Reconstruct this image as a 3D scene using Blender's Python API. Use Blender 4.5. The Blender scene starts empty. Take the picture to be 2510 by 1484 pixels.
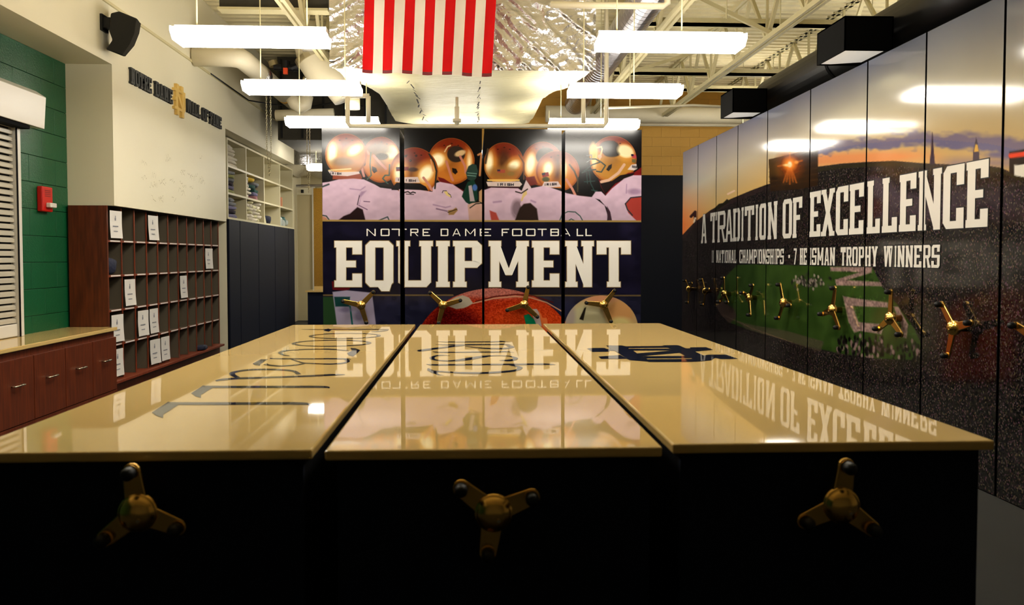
import bpy, bmesh, math, random
import numpy as np
from mathutils import Vector, Matrix

# ------------------------------------------------------------------ camera, world, exposure
SC = bpy.context.scene
COL = SC.collection
F, IW, IH = 2050.0, 2510, 1484          # focal length in photo pixels
VPX, VPY, EYE = 1155.0, 630.0, 1.585    # vanishing point of the room's depth lines, eye height
YAW = math.atan(100.0 / F)
PIT = math.atan(75.0 / F)
_fw = np.array([math.sin(YAW) * math.cos(PIT), math.cos(YAW) * math.cos(PIT), -math.sin(PIT)])
_rt = np.array([math.cos(YAW), -math.sin(YAW), 0.0])
_up = np.cross(_rt, _fw)
CX = VPX - F * _rt[1] / _fw[1]
CY = VPY + F * _up[1] / _fw[1]

def P(px, py, x=None, y=None, z=None):
    """point where the view ray of a photo pixel meets a room plane"""
    r = _fw + _rt * ((px - CX) / F) - _up * ((py - CY) / F)
    t = x / r[0] if x is not None else y / r[1] if y is not None else (z - EYE) / r[2]
    return Vector((r[0] * t, r[1] * t, EYE + r[2] * t))

def PIX(x, y, z):
    x, y, z = np.asarray(x, float), np.asarray(y, float), np.asarray(z, float) - EYE
    d = x * _fw[0] + y * _fw[1] + z * _fw[2]
    return (CX + F * (x * _rt[0] + y * _rt[1] + z * _rt[2]) / d,
            CY - F * (x * _up[0] + y * _up[1] + z * _up[2]) / d)

cam_data = bpy.data.cameras.new('camera')
cam = bpy.data.objects.new('camera', cam_data); COL.objects.link(cam)
cam.matrix_world = Matrix(((_rt[0], _up[0], -_fw[0], 0), (_rt[1], _up[1], -_fw[1], 0), (_rt[2], _up[2], -_fw[2], EYE), (0, 0, 0, 1)))
cam_data.sensor_fit = 'HORIZONTAL'; cam_data.sensor_width = 36.0
cam_data.lens = 36.0 * F / IW
cam_data.shift_x = (IW / 2 - CX) / IW
cam_data.shift_y = (CY - IH / 2) / IW
cam_data.clip_start = 0.05
cam_data.dof.use_dof = True
cam_data.dof.focus_distance = 10.0
cam_data.dof.aperture_fstop = 3.4
SC.camera = cam
wd = bpy.data.worlds.new('world'); SC.world = wd; wd.use_nodes = True
wd.node_tree.nodes['Background'].inputs[0].default_value = (1, .95, .85, 1)
wd.node_tree.nodes['Background'].inputs[1].default_value = 0.02
SC.view_settings.view_transform = 'Standard'; SC.view_settings.look = 'None'
SC.view_settings.gamma = 1.0; SC.view_settings.use_curve_mapping = False
SC.view_settings.exposure = 0.0
SC.cycles.use_denoising = True
SC.cycles.sample_clamp_indirect = 6.0
LAMP = 34.0                               # radiance of the fluorescent lenses

# ------------------------------------------------------------------ helpers
def lin(r, g, b, k=1.0):
    def f(c):
        c = max(0.0, c / 255.0)
        return (c / 12.92 if c <= .04045 else ((c + .055) / 1.055) ** 2.4) * k
    return (f(r), f(g), f(b), 1.0)

def mat(name, col, rough=.5, metal=0.0, spec=.5, noise=None, bump=None, emit=None, coat=0.0, attr=None):
    """noise=(scale, amount) colour mottling; bump=(scale, strength[, stretch xyz])"""
    m = bpy.data.materials.new(name); m.use_nodes = True
    nt = m.node_tree; N = nt.nodes; L = nt.links
    b = N['Principled BSDF']
    b.inputs['Base Color'].default_value = col
    b.inputs['Roughness'].default_value = rough
    b.inputs['Metallic'].default_value = metal
    b.inputs['Specular IOR Level'].default_value = spec
    b.inputs['Coat Weight'].default_value = coat
    b.inputs['Coat Roughness'].default_value = .04
    tc = N.new('ShaderNodeTexCoord')
    if noise:
        n = N.new('ShaderNodeTexNoise'); n.inputs['Scale'].default_value = noise[0]; n.inputs['Detail'].default_value = 5
        L.new(tc.outputs['Object'], n.inputs['Vector'])
        mx = N.new('ShaderNodeMix'); mx.data_type = 'RGBA'; mx.blend_type = 'MULTIPLY'
        mr = N.new('ShaderNodeMapRange'); mr.inputs['To Min'].default_value = 1 - noise[1]; mr.inputs['To Max'].default_value = 1 + noise[1]
        L.new(n.outputs['Fac'], mr.inputs['Value'])
        mx.inputs['Factor'].default_value = 1; mx.inputs['A'].default_value = col
        L.new(mr.outputs['Result'], mx.inputs['B'])
        L.new(mx.outputs['Result'], b.inputs['Base Color'])
    if bump:
        n = N.new('ShaderNodeTexNoise'); n.inputs['Scale'].default_value = bump[0]; n.inputs['Detail'].default_value = 4
        mp = N.new('ShaderNodeMapping'); L.new(tc.outputs['Object'], mp.inputs['Vector'])
        if len(bump) > 2: mp.inputs['Scale'].default_value = bump[2]
        L.new(mp.outputs['Vector'], n.inputs['Vector'])
        bp = N.new('ShaderNodeBump'); bp.inputs['Strength'].default_value = bump[1]; bp.inputs['Distance'].default_value = .02
        L.new(n.outputs['Fac'], bp.inputs['Height']); L.new(bp.outputs['Normal'], b.inputs['Normal'])
    if emit:
        b.inputs['Emission Color'].default_value = emit[0]; b.inputs['Emission Strength'].default_value = emit[1]
    return m

def wood(name, c1, c2, rough=.4):
    m = mat(name, c1, rough)
    nt = m.node_tree; N = nt.nodes; L = nt.links; b = N['Principled BSDF']
    tc = N['Texture Coordinate']
    mp = N.new('ShaderNodeMapping'); mp.inputs['Scale'].default_value = (14, 14, 1.2); L.new(tc.outputs['Object'], mp.inputs['Vector'])
    n = N.new('ShaderNodeTexNoise'); n.inputs['Scale'].default_value = 3; n.inputs['Detail'].default_value = 6; L.new(mp.outputs['Vector'], n.inputs['Vector'])
    r = N.new('ShaderNodeValToRGB'); r.color_ramp.elements[0].color = c1; r.color_ramp.elements[1].color = c2
    r.color_ramp.elements[0].position = .35; r.color_ramp.elements[1].position = .7
    L.new(n.outputs['Fac'], r.inputs['Fac']); L.new(r.outputs['Color'], b.inputs['Base Color'])
    return m

def print_mat(name, crowd=False, rough=.13):
    """printed laminate: colours stored on the panel's own surface, crowd specks from cells"""
    m = mat(name, (1, 1, 1, 1), rough, spec=.5)
    nt = m.node_tree; N = nt.nodes; L = nt.links; b = N['Principled BSDF']
    a = N.new('ShaderNodeAttribute'); a.attribute_name = 'ink'
    out = a.outputs['Color']
    if crowd:
        tc = N['Texture Coordinate']
        ca = N.new('ShaderNodeAttribute'); ca.attribute_name = 'crowd'
        v = N.new('ShaderNodeTexVoronoi'); v.inputs['Scale'].default_value = 120; v.inputs['Randomness'].default_value = 1
        mp = N.new('ShaderNodeMapping'); mp.inputs['Scale'].default_value = (1, .95, .8)
        L.new(tc.outputs['Object'], mp.inputs['Vector']); L.new(mp.outputs['Vector'], v.inputs['Vector'])
        sp = N.new('ShaderNodeSeparateColor'); L.new(v.outputs['Color'], sp.inputs['Color'])
        rp = N.new('ShaderNodeValToRGB'); e = rp.color_ramp.elements
        e[0].position = .0; e[0].color = (.006, .005, .007, 1); e[1].position = 1.0; e[1].color = (.2, .18, .17, 1)
        for p, c in ((.25, (.018, .015, .014, 1)), (.5, (.034, .029, .027, 1)), (.72, (.062, .052, .047, 1)), (.9, (.11, .096, .088, 1))):
            k = e.new(p); k.color = c
        L.new(sp.outputs['Red'], rp.inputs['Fac'])
        hs = N.new('ShaderNodeMix'); hs.data_type = 'RGBA'; hs.blend_type = 'MULTIPLY'; hs.inputs['Factor'].default_value = .55
        L.new(rp.outputs['Color'], hs.inputs['A']); L.new(v.outputs['Color'], hs.inputs['B'])
        n = N.new('ShaderNodeTexNoise'); n.inputs['Scale'].default_value = 2.2; n.inputs['Detail'].default_value = 3
        L.new(tc.outputs['Object'], n.inputs['Vector'])
        mr = N.new('ShaderNodeMapRange'); mr.inputs['To Min'].default_value = .2; mr.inputs['To Max'].default_value = .75
        L.new(n.outputs['Fac'], mr.inputs['Value'])
        ml = N.new('ShaderNodeMix'); ml.data_type = 'RGBA'; ml.blend_type = 'MULTIPLY'; ml.inputs['Factor'].default_value = 1
        L.new(hs.outputs['Result'], ml.inputs['A']); L.new(mr.outputs['Result'], ml.inputs['B'])
        mx = N.new('ShaderNodeMix'); mx.data_type = 'RGBA'
        L.new(ca.outputs['Fac'], mx.inputs['Factor']); L.new(out, mx.inputs['A']); L.new(ml.outputs['Result'], mx.inputs['B'])
        out = mx.outputs['Result']
    L.new(out, b.inputs['Base Color'])
    return m

ORG = {}
def origin(o): return ORG.get(o.name, Vector((0, 0, 0)))

def empty(name, loc=(0, 0, 0), parent=None):
    o = bpy.data.objects.new(name, None); COL.objects.link(o); loc = Vector(loc)
    if parent: o.parent = parent; o.location = loc - origin(parent)
    else: o.location = loc
    o.empty_display_size = .1
    ORG[o.name] = loc
    return o

def tag(o, label=None, cat=None, group=None, kind=None):
    if label: o['label'] = label
    if cat: o['category'] = cat
    if group: o['group'] = group
    if kind: o['kind'] = kind
    return o

class MB:
    """collects faces in room coordinates; build() links them as one mesh object"""
    def __init__(s): s.v, s.f, s.m = [], [], []
    def add(s, vs, fs, mi=0):
        n = len(s.v); s.v += [tuple(v) for v in vs]
        s.f += [tuple(i + n for i in f) for f in fs]; s.m += [mi] * len(fs)
    def box(s, a, b, mi=0):
        x0, y0, z0 = a; x1, y1, z1 = b
        if x0 > x1: x0, x1 = x1, x0
        if y0 > y1: y0, y1 = y1, y0
        if z0 > z1: z0, z1 = z1, z0
        s.add([(x0,y0,z0),(x1,y0,z0),(x1,y1,z0),(x0,y1,z0),(x0,y0,z1),(x1,y0,z1),(x1,y1,z1),(x0,y1,z1)],
              [(0,3,2,1),(4,5,6,7),(0,1,5,4),(1,2,6,5),(2,3,7,6),(3,0,4,7)], mi)
        return s
    def bar(s, p, q, w, h=None, mi=0):
        p, q = Vector(p), Vector(q); h = h or w; d = (q - p).normalized()
        u = d.cross(Vector((0, 0, 1)))
        if u.length < 1e-4: u = Vector((1, 0, 0))
        u.normalize(); v = u.cross(d)
        vs = [c + u * (w / 2 * a) + v * (h / 2 * b) for c in (p, q) for a, b in ((-1,-1),(1,-1),(1,1),(-1,1))]
        s.add(vs, [(3,2,1,0),(4,5,6,7),(0,1,5,4),(1,2,6,5),(2,3,7,6),(3,0,4,7)], mi); return s
    def tube(s, pts, r, n=10, mi=0, cap=True):
        pts = [Vector(p) for p in pts]; rs = r if isinstance(r, (list, tuple)) else [r] * len(pts)
        base = len(s.v); prev = None
        for i, p in enumerate(pts):
            d = (pts[min(i + 1, len(pts) - 1)] - pts[max(i - 1, 0)]).normalized()
            if prev is None:
                u = d.cross(Vector((0, 0, 1)))
                if u.length < 1e-3: u = d.cross(Vector((1, 0, 0)))
            else: u = prev - d * prev.dot(d)
            u.normalize(); prev = u; w = d.cross(u)
            for k in range(n):
                a = 2 * math.pi * k / n
                s.v.append(tuple(p + (u * math.cos(a) + w * math.sin(a)) * rs[i]))
        for i in range(len(pts) - 1):
            for k in range(n):
                a, b = base + i * n + k, base + i * n + (k + 1) % n
                s.f.append((a, b, b + n, a + n)); s.m.append(mi)
        if cap:
            s.f.append(tuple(base + k for k in reversed(range(n)))); s.m.append(mi)
            e = base + (len(pts) - 1) * n
            s.f.append(tuple(e + k for k in range(n))); s.m.append(mi)
        return s
    def ell(s, c, r, nu=14, nv=8, mi=0, half=None):
        c = Vector(c); base = len(s.v)
        for j in range(nv + 1):
            t = math.pi * j / nv
            for i in range(nu):
                a = 2 * math.pi * i / nu
                s.v.append((c.x + r[0] * math.sin(t) * math.cos(a), c.y + r[1] * math.sin(t) * math.sin(a), c.z + r[2] * math.cos(t)))
        for j in range(nv):
            for i in range(nu):
                a, b = base + j * nu + i, base + j * nu + (i + 1) % nu
                s.f.append((a, a + nu, b + nu, b)); s.m.append(mi)
        return s
    def prism(s, poly, axis, a, b, mi=0):
        """poly: 2-D outline; axis 'x' (poly=y,z), 'y' (poly=x,z), 'z' (poly=x,y) extruded a..b"""
        def mk(p, d): return (d, p[0], p[1]) if axis == 'x' else (p[0], d, p[1]) if axis == 'y' else (p[0], p[1], d)
        n = len(poly)
        s.add([mk(p, a) for p in poly] + [mk(p, b) for p in poly],
              [tuple(range(n - 1, -1, -1)), tuple(range(n, 2 * n))] + [(i, (i + 1) % n, (i + 1) % n + n, i + n) for i in range(n)], mi)
        return s
    def grid(s, pts, mi=0):
        """pts[r][c]"""
        base = len(s.v); R, Cn = len(pts), len(pts[0])
        for row in pts: s.v += [tuple(p) for p in row]
        for r in range(R - 1):
            for c in range(Cn - 1):
                a = base + r * Cn + c
                s.f.append((a, a + 1, a + Cn + 1, a + Cn)); s.m.append(mi)
        return s
    def build(s, name, mats, parent=None, org=None, smooth=False, bevel=0, normals=True):
        o_ = Vector(org) if org is not None else (origin(parent) if parent else Vector((0, 0, 0)))
        me = bpy.data.meshes.new(name)
        me.from_pydata([(v[0] - o_.x, v[1] - o_.y, v[2] - o_.z) for v in s.v], [], s.f)
        for m in (mats if isinstance(mats, (list, tuple)) else [mats]): me.materials.append(m)
        if len(me.materials) > 1: me.polygons.foreach_set('material_index', s.m)
        if normals:
            bm = bmesh.new(); bm.from_mesh(me); bmesh.ops.recalc_face_normals(bm, faces=bm.faces); bm.to_mesh(me); bm.free()
        if smooth: me.polygons.foreach_set('use_smooth', [True] * len(me.polygons))
        me.update()
        o = bpy.data.objects.new(name, me); COL.objects.link(o)
        if parent: o.parent = parent; o.location = o_ - origin(parent)
        else: o.location = o_
        ORG[o.name] = o_
        if bevel:
            b = o.modifiers.new('bevel', 'BEVEL'); b.width = bevel; b.segments = 2; b.limit_method = 'ANGLE'
        return o

def box(name, a, b, m, parent=None, bevel=0, org=None):
    return MB().box(a, b).build(name, m, parent, bevel=bevel, org=org)

def arc(c, r, a0, a1, n=6):
    return [(c[0] + r * math.cos(a0 + (a1 - a0) * i / n), c[1] + r * math.sin(a0 + (a1 - a0) * i / n)) for i in range(n + 1)]

def vnoise(x, y, seed=0):
    """smooth value noise on arrays"""
    xi, yi = np.floor(x).astype(np.int64), np.floor(y).astype(np.int64); xf, yf = x - xi, y - yi
    def h(i, j):
        n = (i * 374761393 + j * 668265263 + seed * 974711) & 0x7fffffff
        n = ((n ^ (n >> 13)) * 1274126177) & 0x7fffffff
        return ((n ^ (n >> 16)) & 0xffff) / 65535.0
    u, v = xf * xf * (3 - 2 * xf), yf * yf * (3 - 2 * yf)
    return (h(xi, yi) * (1 - u) + h(xi + 1, yi) * u) * (1 - v) + (h(xi, yi + 1) * (1 - u) + h(xi + 1, yi + 1) * u) * v

# ------------------------------------------------------------------ materials
M = {}
M['cream'] = mat('cream_paint', lin(224, 217, 190), .55, noise=(1.5, .03))
M['ceiling'] = mat('ceiling_paint', lin(226, 214, 172), .7, noise=(6, .12))
M['steel_cream'] = mat('painted_steel', lin(204, 193, 150), .6, noise=(8, .08))
M['green'] = mat('green_block_paint', lin(5, 80, 46), .42, bump=(60, .2))
M['mustard'] = mat('mustard_block_paint', lin(214, 164, 68), .55, bump=(50, .2))
M['joint'] = mat('green_joint', lin(4, 62, 36), .7)
M['joint_mustard'] = mat('mustard_joint', lin(200, 150, 60), .7)
M['navy'] = mat('navy_laminate', lin(14, 20, 37), .65, spec=.15)
M['navy_wall'] = mat('navy_paint', lin(9, 13, 25), .6, spec=.2)
M['black'] = mat('black_metal', lin(2, 2, 3), .7, spec=.06)
M['black_duct'] = mat('black_duct_paint', lin(4, 4, 5), .42, spec=.35)
M['blackm'] = mat('black_plastic', lin(14, 14, 15), .5, spec=.3)
M['gap'] = mat('dark_carcass', lin(5, 6, 9), .5, spec=.25)
M['top'] = mat('gold_solid_surface', lin(202, 172, 110), .025, noise=(220, .05), spec=.42)
M['topedge'] = M['top']
M['brass'] = mat('satin_brass', lin(226, 182, 98), .22, metal=1.0)
M['wood'] = wood('mahogany', lin(72, 26, 8), lin(104, 44, 15))
M['wood_d'] = wood('mahogany_trim', lin(104, 42, 22), lin(132, 58, 30))
M['shelf_paint'] = mat('shelf_paint', lin(206, 198, 164), .55)
M['taupe'] = mat('taupe_liner', lin(86, 77, 62), .6)
M['paper'] = mat('white_paper', lin(214, 210, 204), .6)
M['ink'] = mat('printed_ink', lin(124, 126, 134), .6)
M['navyink'] = mat('navy_inlay', lin(22, 27, 40), .03, spec=.42)
M['white'] = mat('white_enamel', lin(214, 210, 200), .35)
M['lens'] = mat('lit_lens', (.9, .9, .9, 1), .4, emit=((1.0, .94, .83, 1), LAMP))
M['chrome'] = mat('brushed_nickel', lin(200, 190, 165), .25, metal=1)
M['floor'] = mat('grey_carpet', lin(33, 33, 30), .9, noise=(40, .25), bump=(300, .3))
M['red'] = mat('red_plastic', lin(190, 22, 14), .35)
M['foil'] = mat('crumpled_foil', lin(226, 226, 230), .24, metal=1.0, bump=(26, .55))
M['foil_under'] = mat('cream_lit_foil', lin(240, 230, 186), .42, metal=.1, bump=(4, .8, (1, 7, 1)))  # cream light reflected up from the counters is put into this foil colour
M['spiral'] = mat('galvanised_steel', lin(186, 182, 186), .28, metal=1.0)
M['pipe'] = mat('white_pipe_jacket', lin(222, 212, 184), .45)
M['flag_red'] = mat('red_nylon', lin(186, 0, 4), .75, spec=.2, noise=(5, .12))
M['flag_white'] = mat('white_nylon', lin(214, 204, 190), .6, noise=(5, .04))
M['flag_blue'] = mat('blue_nylon', lin(26, 34, 84), .6)
M['flag_hem'] = mat('dark_red_hem', lin(104, 8, 20), .6)
M['letter'] = mat('white_print', lin(220, 216, 208), .16)
M['letter_edge'] = mat('gold_print_edge', lin(120, 98, 62), .2)
M['signblack'] = mat('black_sign_letter', lin(26, 28, 30), .5)
M['signgold'] = mat('gold_sign_letter', lin(214, 178, 96), .4)
M['pen'] = mat('pen_ink', lin(178, 170, 140), .7)
M['shutter'] = mat('shutter_slat', lin(186, 180, 164), .4)
M['glitter'] = mat('gold_glitter', lin(150, 112, 40), .3, metal=.8, noise=(60, .7), bump=(90, 1))
M['door'] = mat('beige_door', lin(182, 170, 134), .5)
M['ink_panel'] = print_mat('huddle_print')
M['mural'] = print_mat('stadium_print', crowd=True, rough=.1)
M['hoselens'] = mat('frosted_lens', lin(236, 230, 212), .35, emit=((1, .95, .84, 1), .45))
M['dark_void'] = mat('dark_mottle', lin(52, 48, 38), .8, noise=(6, .5))  # shade of the ceiling void as a colour; also seams and beam web

# ------------------------------------------------------------------ room shell
XR, XW, XC = 3.45, -3.66, -3.72                 # mural plane, left wall face, cubby front
YC = P(277, 330, x=XW).y                        # corner of the wall of fame
XG = P(163, 300, y=YC).x                        # green wall in the recess
YP0, YP1 = P(547, 700, x=XC).y, P(557, 700, x=XW).y   # pier between cubbies and shelf bay
YB, ZC, YN = 17.5, 5.1, -2.6                    # back wall, deck, wall behind camera
def struct(o): return tag(o, kind='structure')

struct(box('floor', (-6.5, YN, -.1), (8, 24, 0), M['floor']))
# corrugated roof deck, ribs running across the room
prof = []
y = YN
while y < 24:
    prof += [(y, ZC), (y + .09, ZC), (y + .12, ZC + .05), (y + .17, ZC + .05), (y + .2, ZC)]
    y += .2
mb = MB()
for (a, b) in zip(prof[:-1], prof[1:]):
    if a == b: continue
    mb.add([(-6.5, a[0], a[1]), (8, a[0], a[1]), (8, b[0], b[1]), (-6.5, b[0], b[1])], [(0, 1, 2, 3)])
struct(mb.build('ceiling', M['ceiling']))

# left wall: header over recess, pier wall, header over shelves, recess returns
mb = MB()
mb.box((XW - .9, YN, 3.55), (XW, YC, ZC))                 # header above the green recess
mb.box((XW - .9, YC, 2.112), (XW, YP0, ZC))             # wall of fame
mb.box((XW - .9, YP0, 0), (XW, YP1, ZC))                # pier beside the cubbies
mb.box((XW - .9, YP1, 3.5), (XW, YB + .1, ZC))            # header over the shelf bay
mb.box((XW - .9, YC, 0), (XC - .42, YP0, 2.112))        # wall behind cubbies
mb.box((XW - .9, YP1, 0), (-4.55, YB + 1.5, 3.5))         # back of the shelf bay
wall_left = struct(mb.build('wall_left', M['cream']))
box('conduit', (XW, YN, 4.135), (XW + .02, 16.9, 4.165), M['steel_cream'], wall_left)
# faint signatures on the wall of fame
rnd = random.Random(5)
for k in range(30):
    px, py = rnd.uniform(345, 492), rnd.uniform(372, 488)
    py += (px - 340) * .08
    c = P(px, py, x=XW + .003)
    mb = MB(); pts = []
    n = rnd.randint(6, 10)
    for i in range(n):
        pts.append((XW + .003, c.y + i * .022, c.z + rnd.uniform(-.03, .04)))
    for a, b in zip(pts[:-1], pts[1:]):
        w = .003
        mb.add([(a[0], a[1], a[2] - w), (b[0], b[1], b[2] - w), (b[0], b[1], b[2] + w), (a[0], a[1], a[2] + w)], [(0, 1, 2, 3)])
    mb.build('signature', M['pen'], wall_left)

# green block wall inside the recess
wall_green = struct(box('wall_left_recess', (XG - .3, YN, 0), (XG - .012, YC, 3.55), M['joint']))
blk = None
rows = 14
bh = (3.55 - .02) / rows
for r in range(rows):
    z0 = .02 + r * bh
    yy = YC - (.25 if r % 2 else 0)
    segs = [(YC - .25, YC)] if r % 2 else []
    while yy > 5.6: segs.append((yy - .5, yy)); yy -= .5
    for a, b in segs:
        box('block', (XG - .02, a + .002, z0 + .002), (XG, b - .002, z0 + bh - .002), M['green'], wall_green, bevel=.003)

# back wall with mustard block, navy band below
wall_back = struct(box('wall_back', (-1.6, YB + .02, 0), (8, YB + .3, ZC), M['joint_mustard']))
zb = P(1620, 430, y=YB).z
box('navy_dado', (-1.6, YB - .03, 0), (8, YB + .02, zb), M['navy_wall'], wall_back)
k = 0
z0 = zb
while z0 < ZC - .05:
    x0 = 1.2 - (.2 if k % 2 else 0)
    while x0 < 7.9:
        box('block', (x0 + .0015, YB, z0 + .0015), (x0 + .3985, YB + .03, min(z0 + .1985, ZC)), M['mustard'], wall_back)
        x0 += .4
    z0 += .2; k += 1
struct(box('wall_right', (7.6, YN, 0), (7.9, 24, ZC), M['cream']))
struct(box('wall_front', (-6.5, YN - .2, 0), (8, YN, ZC), mat('pale_paint', lin(118, 114, 96), .8)))
struct(box('wall_back_corridor', (-6.5, 21.5, 0), (-1.3, 21.7, ZC), M['door']))
struct(box('wall_corridor_side', (-1.6, YB + .3, 0), (-1.4, 21.5, ZC), M['cream']))
struct(box('wall_far_left', (-6.5, YB + 1.5, 0), (-4.3, 21.5, ZC), M['cream']))

# ------------------------------------------------------------------ glyphs (convex pieces in a unit-height cell)
def R_(x0, y0, x1, y1): return [(x0, y0), (x1, y0), (x1, y1), (x0, y1)]
def glyph(ch, w, s, t, o, slab=True, ch_=None):
    """block letter pieces; w width, s stem, t bar, o serif overhang, c chamfer"""
    c = ch_ if ch_ is not None else min(.16, s * .9)
    q = []
    term = .25 if slab else 0
    def stem(x, top=True, bot=True):
        q.append(R_(x, 0, x + s, 1))
        if slab:
            e = t * .8
            if top: q.append(R_(x - o, 1 - e, x + s + o, 1))
            if bot: q.append(R_(x - o, 0, x + s + o, e))
    L, Rr = o if slab else 0, w - s - (o if slab else 0)
    tw = min(.34 * w, s)
    def ring(x0, x1, y0, y1, left=True, right=True, sx=None):
        a = sx or s; cc = min(c, (y1 - y0) * .35, (x1 - x0) * .45); ci = cc * .5
        q.append(R_(x0 + (cc if left else 0), y1 - t, x1 - (cc if right else 0), y1))
        q.append(R_(x0 + (cc if left else 0), y0, x1 - (cc if right else 0), y0 + t))
        if left:
            q.append(R_(x0, y0 + cc, x0 + a, y1 - cc))
            q.append([(x0, y1 - cc), (x0 + a, y1 - t - ci), (x0 + cc + ci, y1 - t), (x0 + cc, y1)]); q.append([(x0, y1 - cc), (x0 + a, y1 - cc - ci), (x0 + a, y1 - t), (x0 + cc, y1 - t)])
            q.append([(x0, y0 + cc), (x0 + cc, y0), (x0 + cc + ci, y0 + t), (x0 + a, y0 + t + ci)]); q.append([(x0, y0 + cc), (x0 + cc, y0 + t), (x0 + a, y0 + t), (x0 + a, y0 + cc + ci)])
        if right:
            q.append(R_(x1 - a, y0 + cc, x1, y1 - cc))
            q.append([(x1, y1 - cc), (x1 - cc, y1), (x1 - cc - ci, y1 - t), (x1 - a, y1 - t - ci)]); q.append([(x1, y1 - cc), (x1 - cc, y1 - t), (x1 - a, y1 - t), (x1 - a, y1 - cc - ci)])
            q.append([(x1, y0 + cc), (x1 - a, y0 + t + ci), (x1 - cc - ci, y0 + t), (x1 - cc, y0)]); q.append([(x1, y0 + cc), (x1 - a, y0 + cc + ci), (x1 - a, y0 + t), (x1 - cc, y0 + t)])
    if ch in 'EFL':
        stem(L)
        if ch != 'L':
            q.append(R_(0 if slab else L, 1 - t, w, 1)); q.append(R_(L, .5 - t / 2, w * .78, .5 + t / 2))
            if slab: q.append(R_(w - tw, 1 - t - term * .6, w, 1))
        if ch != 'F':
            q.append(R_(0 if slab else L, 0, w, t))
            if slab: q.append(R_(w - tw, 0, w, t + term * .6))
    elif ch == 'I' or ch == '1':
        stem((w - s) / 2)
    elif ch == 'T':
        q.append(R_((w - s) / 2, 0, (w + s) / 2, 1)); q.append(R_(0, 1 - t, w, 1))
        if slab:
            q.append(R_((w - s) / 2 - o, 0, (w + s) / 2 + o, t * .8))
            q.append(R_(0, 1 - t - term * .6, tw, 1)); q.append(R_(w - tw, 1 - t - term * .6, w, 1))
    elif ch == 'H':
        stem(L); stem(Rr); q.append(R_(L, .5 - t / 2, Rr + s, .5 + t / 2))
    elif ch == 'N':
        stem(L); stem(Rr, True, False)
        q.append([(L, 1), (L + s * .9, 1), (Rr + s, 0), (Rr + s * .1, 0)])
    elif ch == 'M':
        stem(L); stem(Rr)
        mid = w / 2
        q.append([(L, 1), (L + s * .95, 1), (mid + s * .28, .26), (mid - s * .4, .26)])
        q.append([(Rr + s, 1), (mid + s * .4, .26), (mid - s * .28, .26), (Rr + s * .05, 1)])
    elif ch == 'W':
        for x, d in ((0, 1), (w / 2, 1)):
            q.append([(x, 1), (x + s * .9, 1), (x + w * .25 + s * .4, 0), (x + w * .25 - s * .4, 0)])
            q.append([(x + w / 2 - s * .9 + s * .45, 1), (x + w / 2 + s * .45 - (s * .45 if x else 0), 1), (x + w * .25 + s * .4, 0), (x + w * .25 - s * .4, 0)])
        if slab:
            for x in (0, w / 2 - s * .5, w - s): q.append(R_(max(0, x - o), 1 - t * .8, min(w, x + s + o), 1))
    elif ch == 'U':
        cc = c
        q.append(R_(L, cc, L + s, 1)); q.append(R_(Rr, cc, Rr + s, 1))
        q.append([(L, cc), (L + cc, 0), (Rr + s - cc, 0), (Rr + s, cc), (Rr + s, max(t, cc)), (L, max(t, cc))])
        if slab:
            for x in (L, Rr): q.append(R_(x - o, 1 - t * .8, x + s + o, 1))
    elif ch in 'OQ':
        ring(0, w, 0, 1)
        if ch == 'Q': q.append([(w * .42, .02), (w * .66, .02), (w * .86, -.09), (w * .58, -.09)]); q.append([(w * .66, .14), (w * .98, .14), (w * .86, -.09), (w * .58, -.09)])
    elif ch == 'C':
        ring(0, w, 0, 1, True, False)
        cc = c
        q.append([(w - s, 1), (w - cc, 1), (w, 1 - cc), (w, .68), (w - s, .68)])
        q.append([(w - s, 0), (w - s, .32), (w, .32), (w, cc), (w - cc, 0)])
    elif ch == 'D':
        stem(L); ring(L, w, 0, 1, False, True)
        q.append(R_(L, 1 - t, w * .6, 1)); q.append(R_(L, 0, w * .6, t))
    elif ch in 'PRB':
        stem(L, True, ch != 'B'); ring(L, w, .42 if ch != 'B' else .45, 1, False, True)
        if ch == 'R':
            q.append([(w * .5, .44), (w * .5 + s * .8, .44), (w, 0), (w - s, 0)])
            if slab: q.append(R_(w - s - o * .3, 0, w + o * .6, t * .8))
        if ch == 'B': ring(L, w, 0, .45 + t, False, True)
    elif ch == 'S':
        a = t
        ring(0, w, .5 - a / 2, 1, True, False); ring(0, w, 0, .5 + a / 2, False, True)
        q.append([(w - s, 1), (w - c, 1), (w, 1 - c), (w, .7), (w - s, .7)])
        q.append([(s, 0), (s, .3), (0, .3), (0, c), (c, 0)])
    elif ch == 'A':
        m = w / 2
        q.append([(L, 0), (L + s * .85, 0), (m + s * .15, 1), (m - s * .62, 1)])
        q.append([(w - L - s * .85, 0), (w - L, 0), (m + s * .62, 1), (m - s * .15, 1)])
        q.append(R_(w * .26, .24, w * .74, .24 + t * .8))
        if slab: q.append(R_(L - o, 0, L + s * .85 + o, t * .8)); q.append(R_(w - L - s * .85 - o, 0, w - L + o, t * .8))
    elif ch == 'X':
        q.append([(L, 1), (L + s, 1), (w - L, 0), (w - L - s, 0)]); q.append([(L, 0), (L + s, 0), (w - L, 1), (w - L - s, 1)])
        if slab:
            for x in (L, w - L - s):
                q.append(R_(x - o, 0, x + s + o, t * .8)); q.append(R_(x - o, 1 - t * .8, x + s + o, 1))
    elif ch == 'Y':
        m = w / 2
        q.append(R_(m - s / 2, 0, m + s / 2, .45))
        q.append([(L, 1), (L + s, 1), (m + s / 2, .42), (m - s / 2, .42)]); q.append([(w - L - s, 1), (w - L, 1), (m + s / 2, .42), (m - s / 2, .42)])
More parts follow.
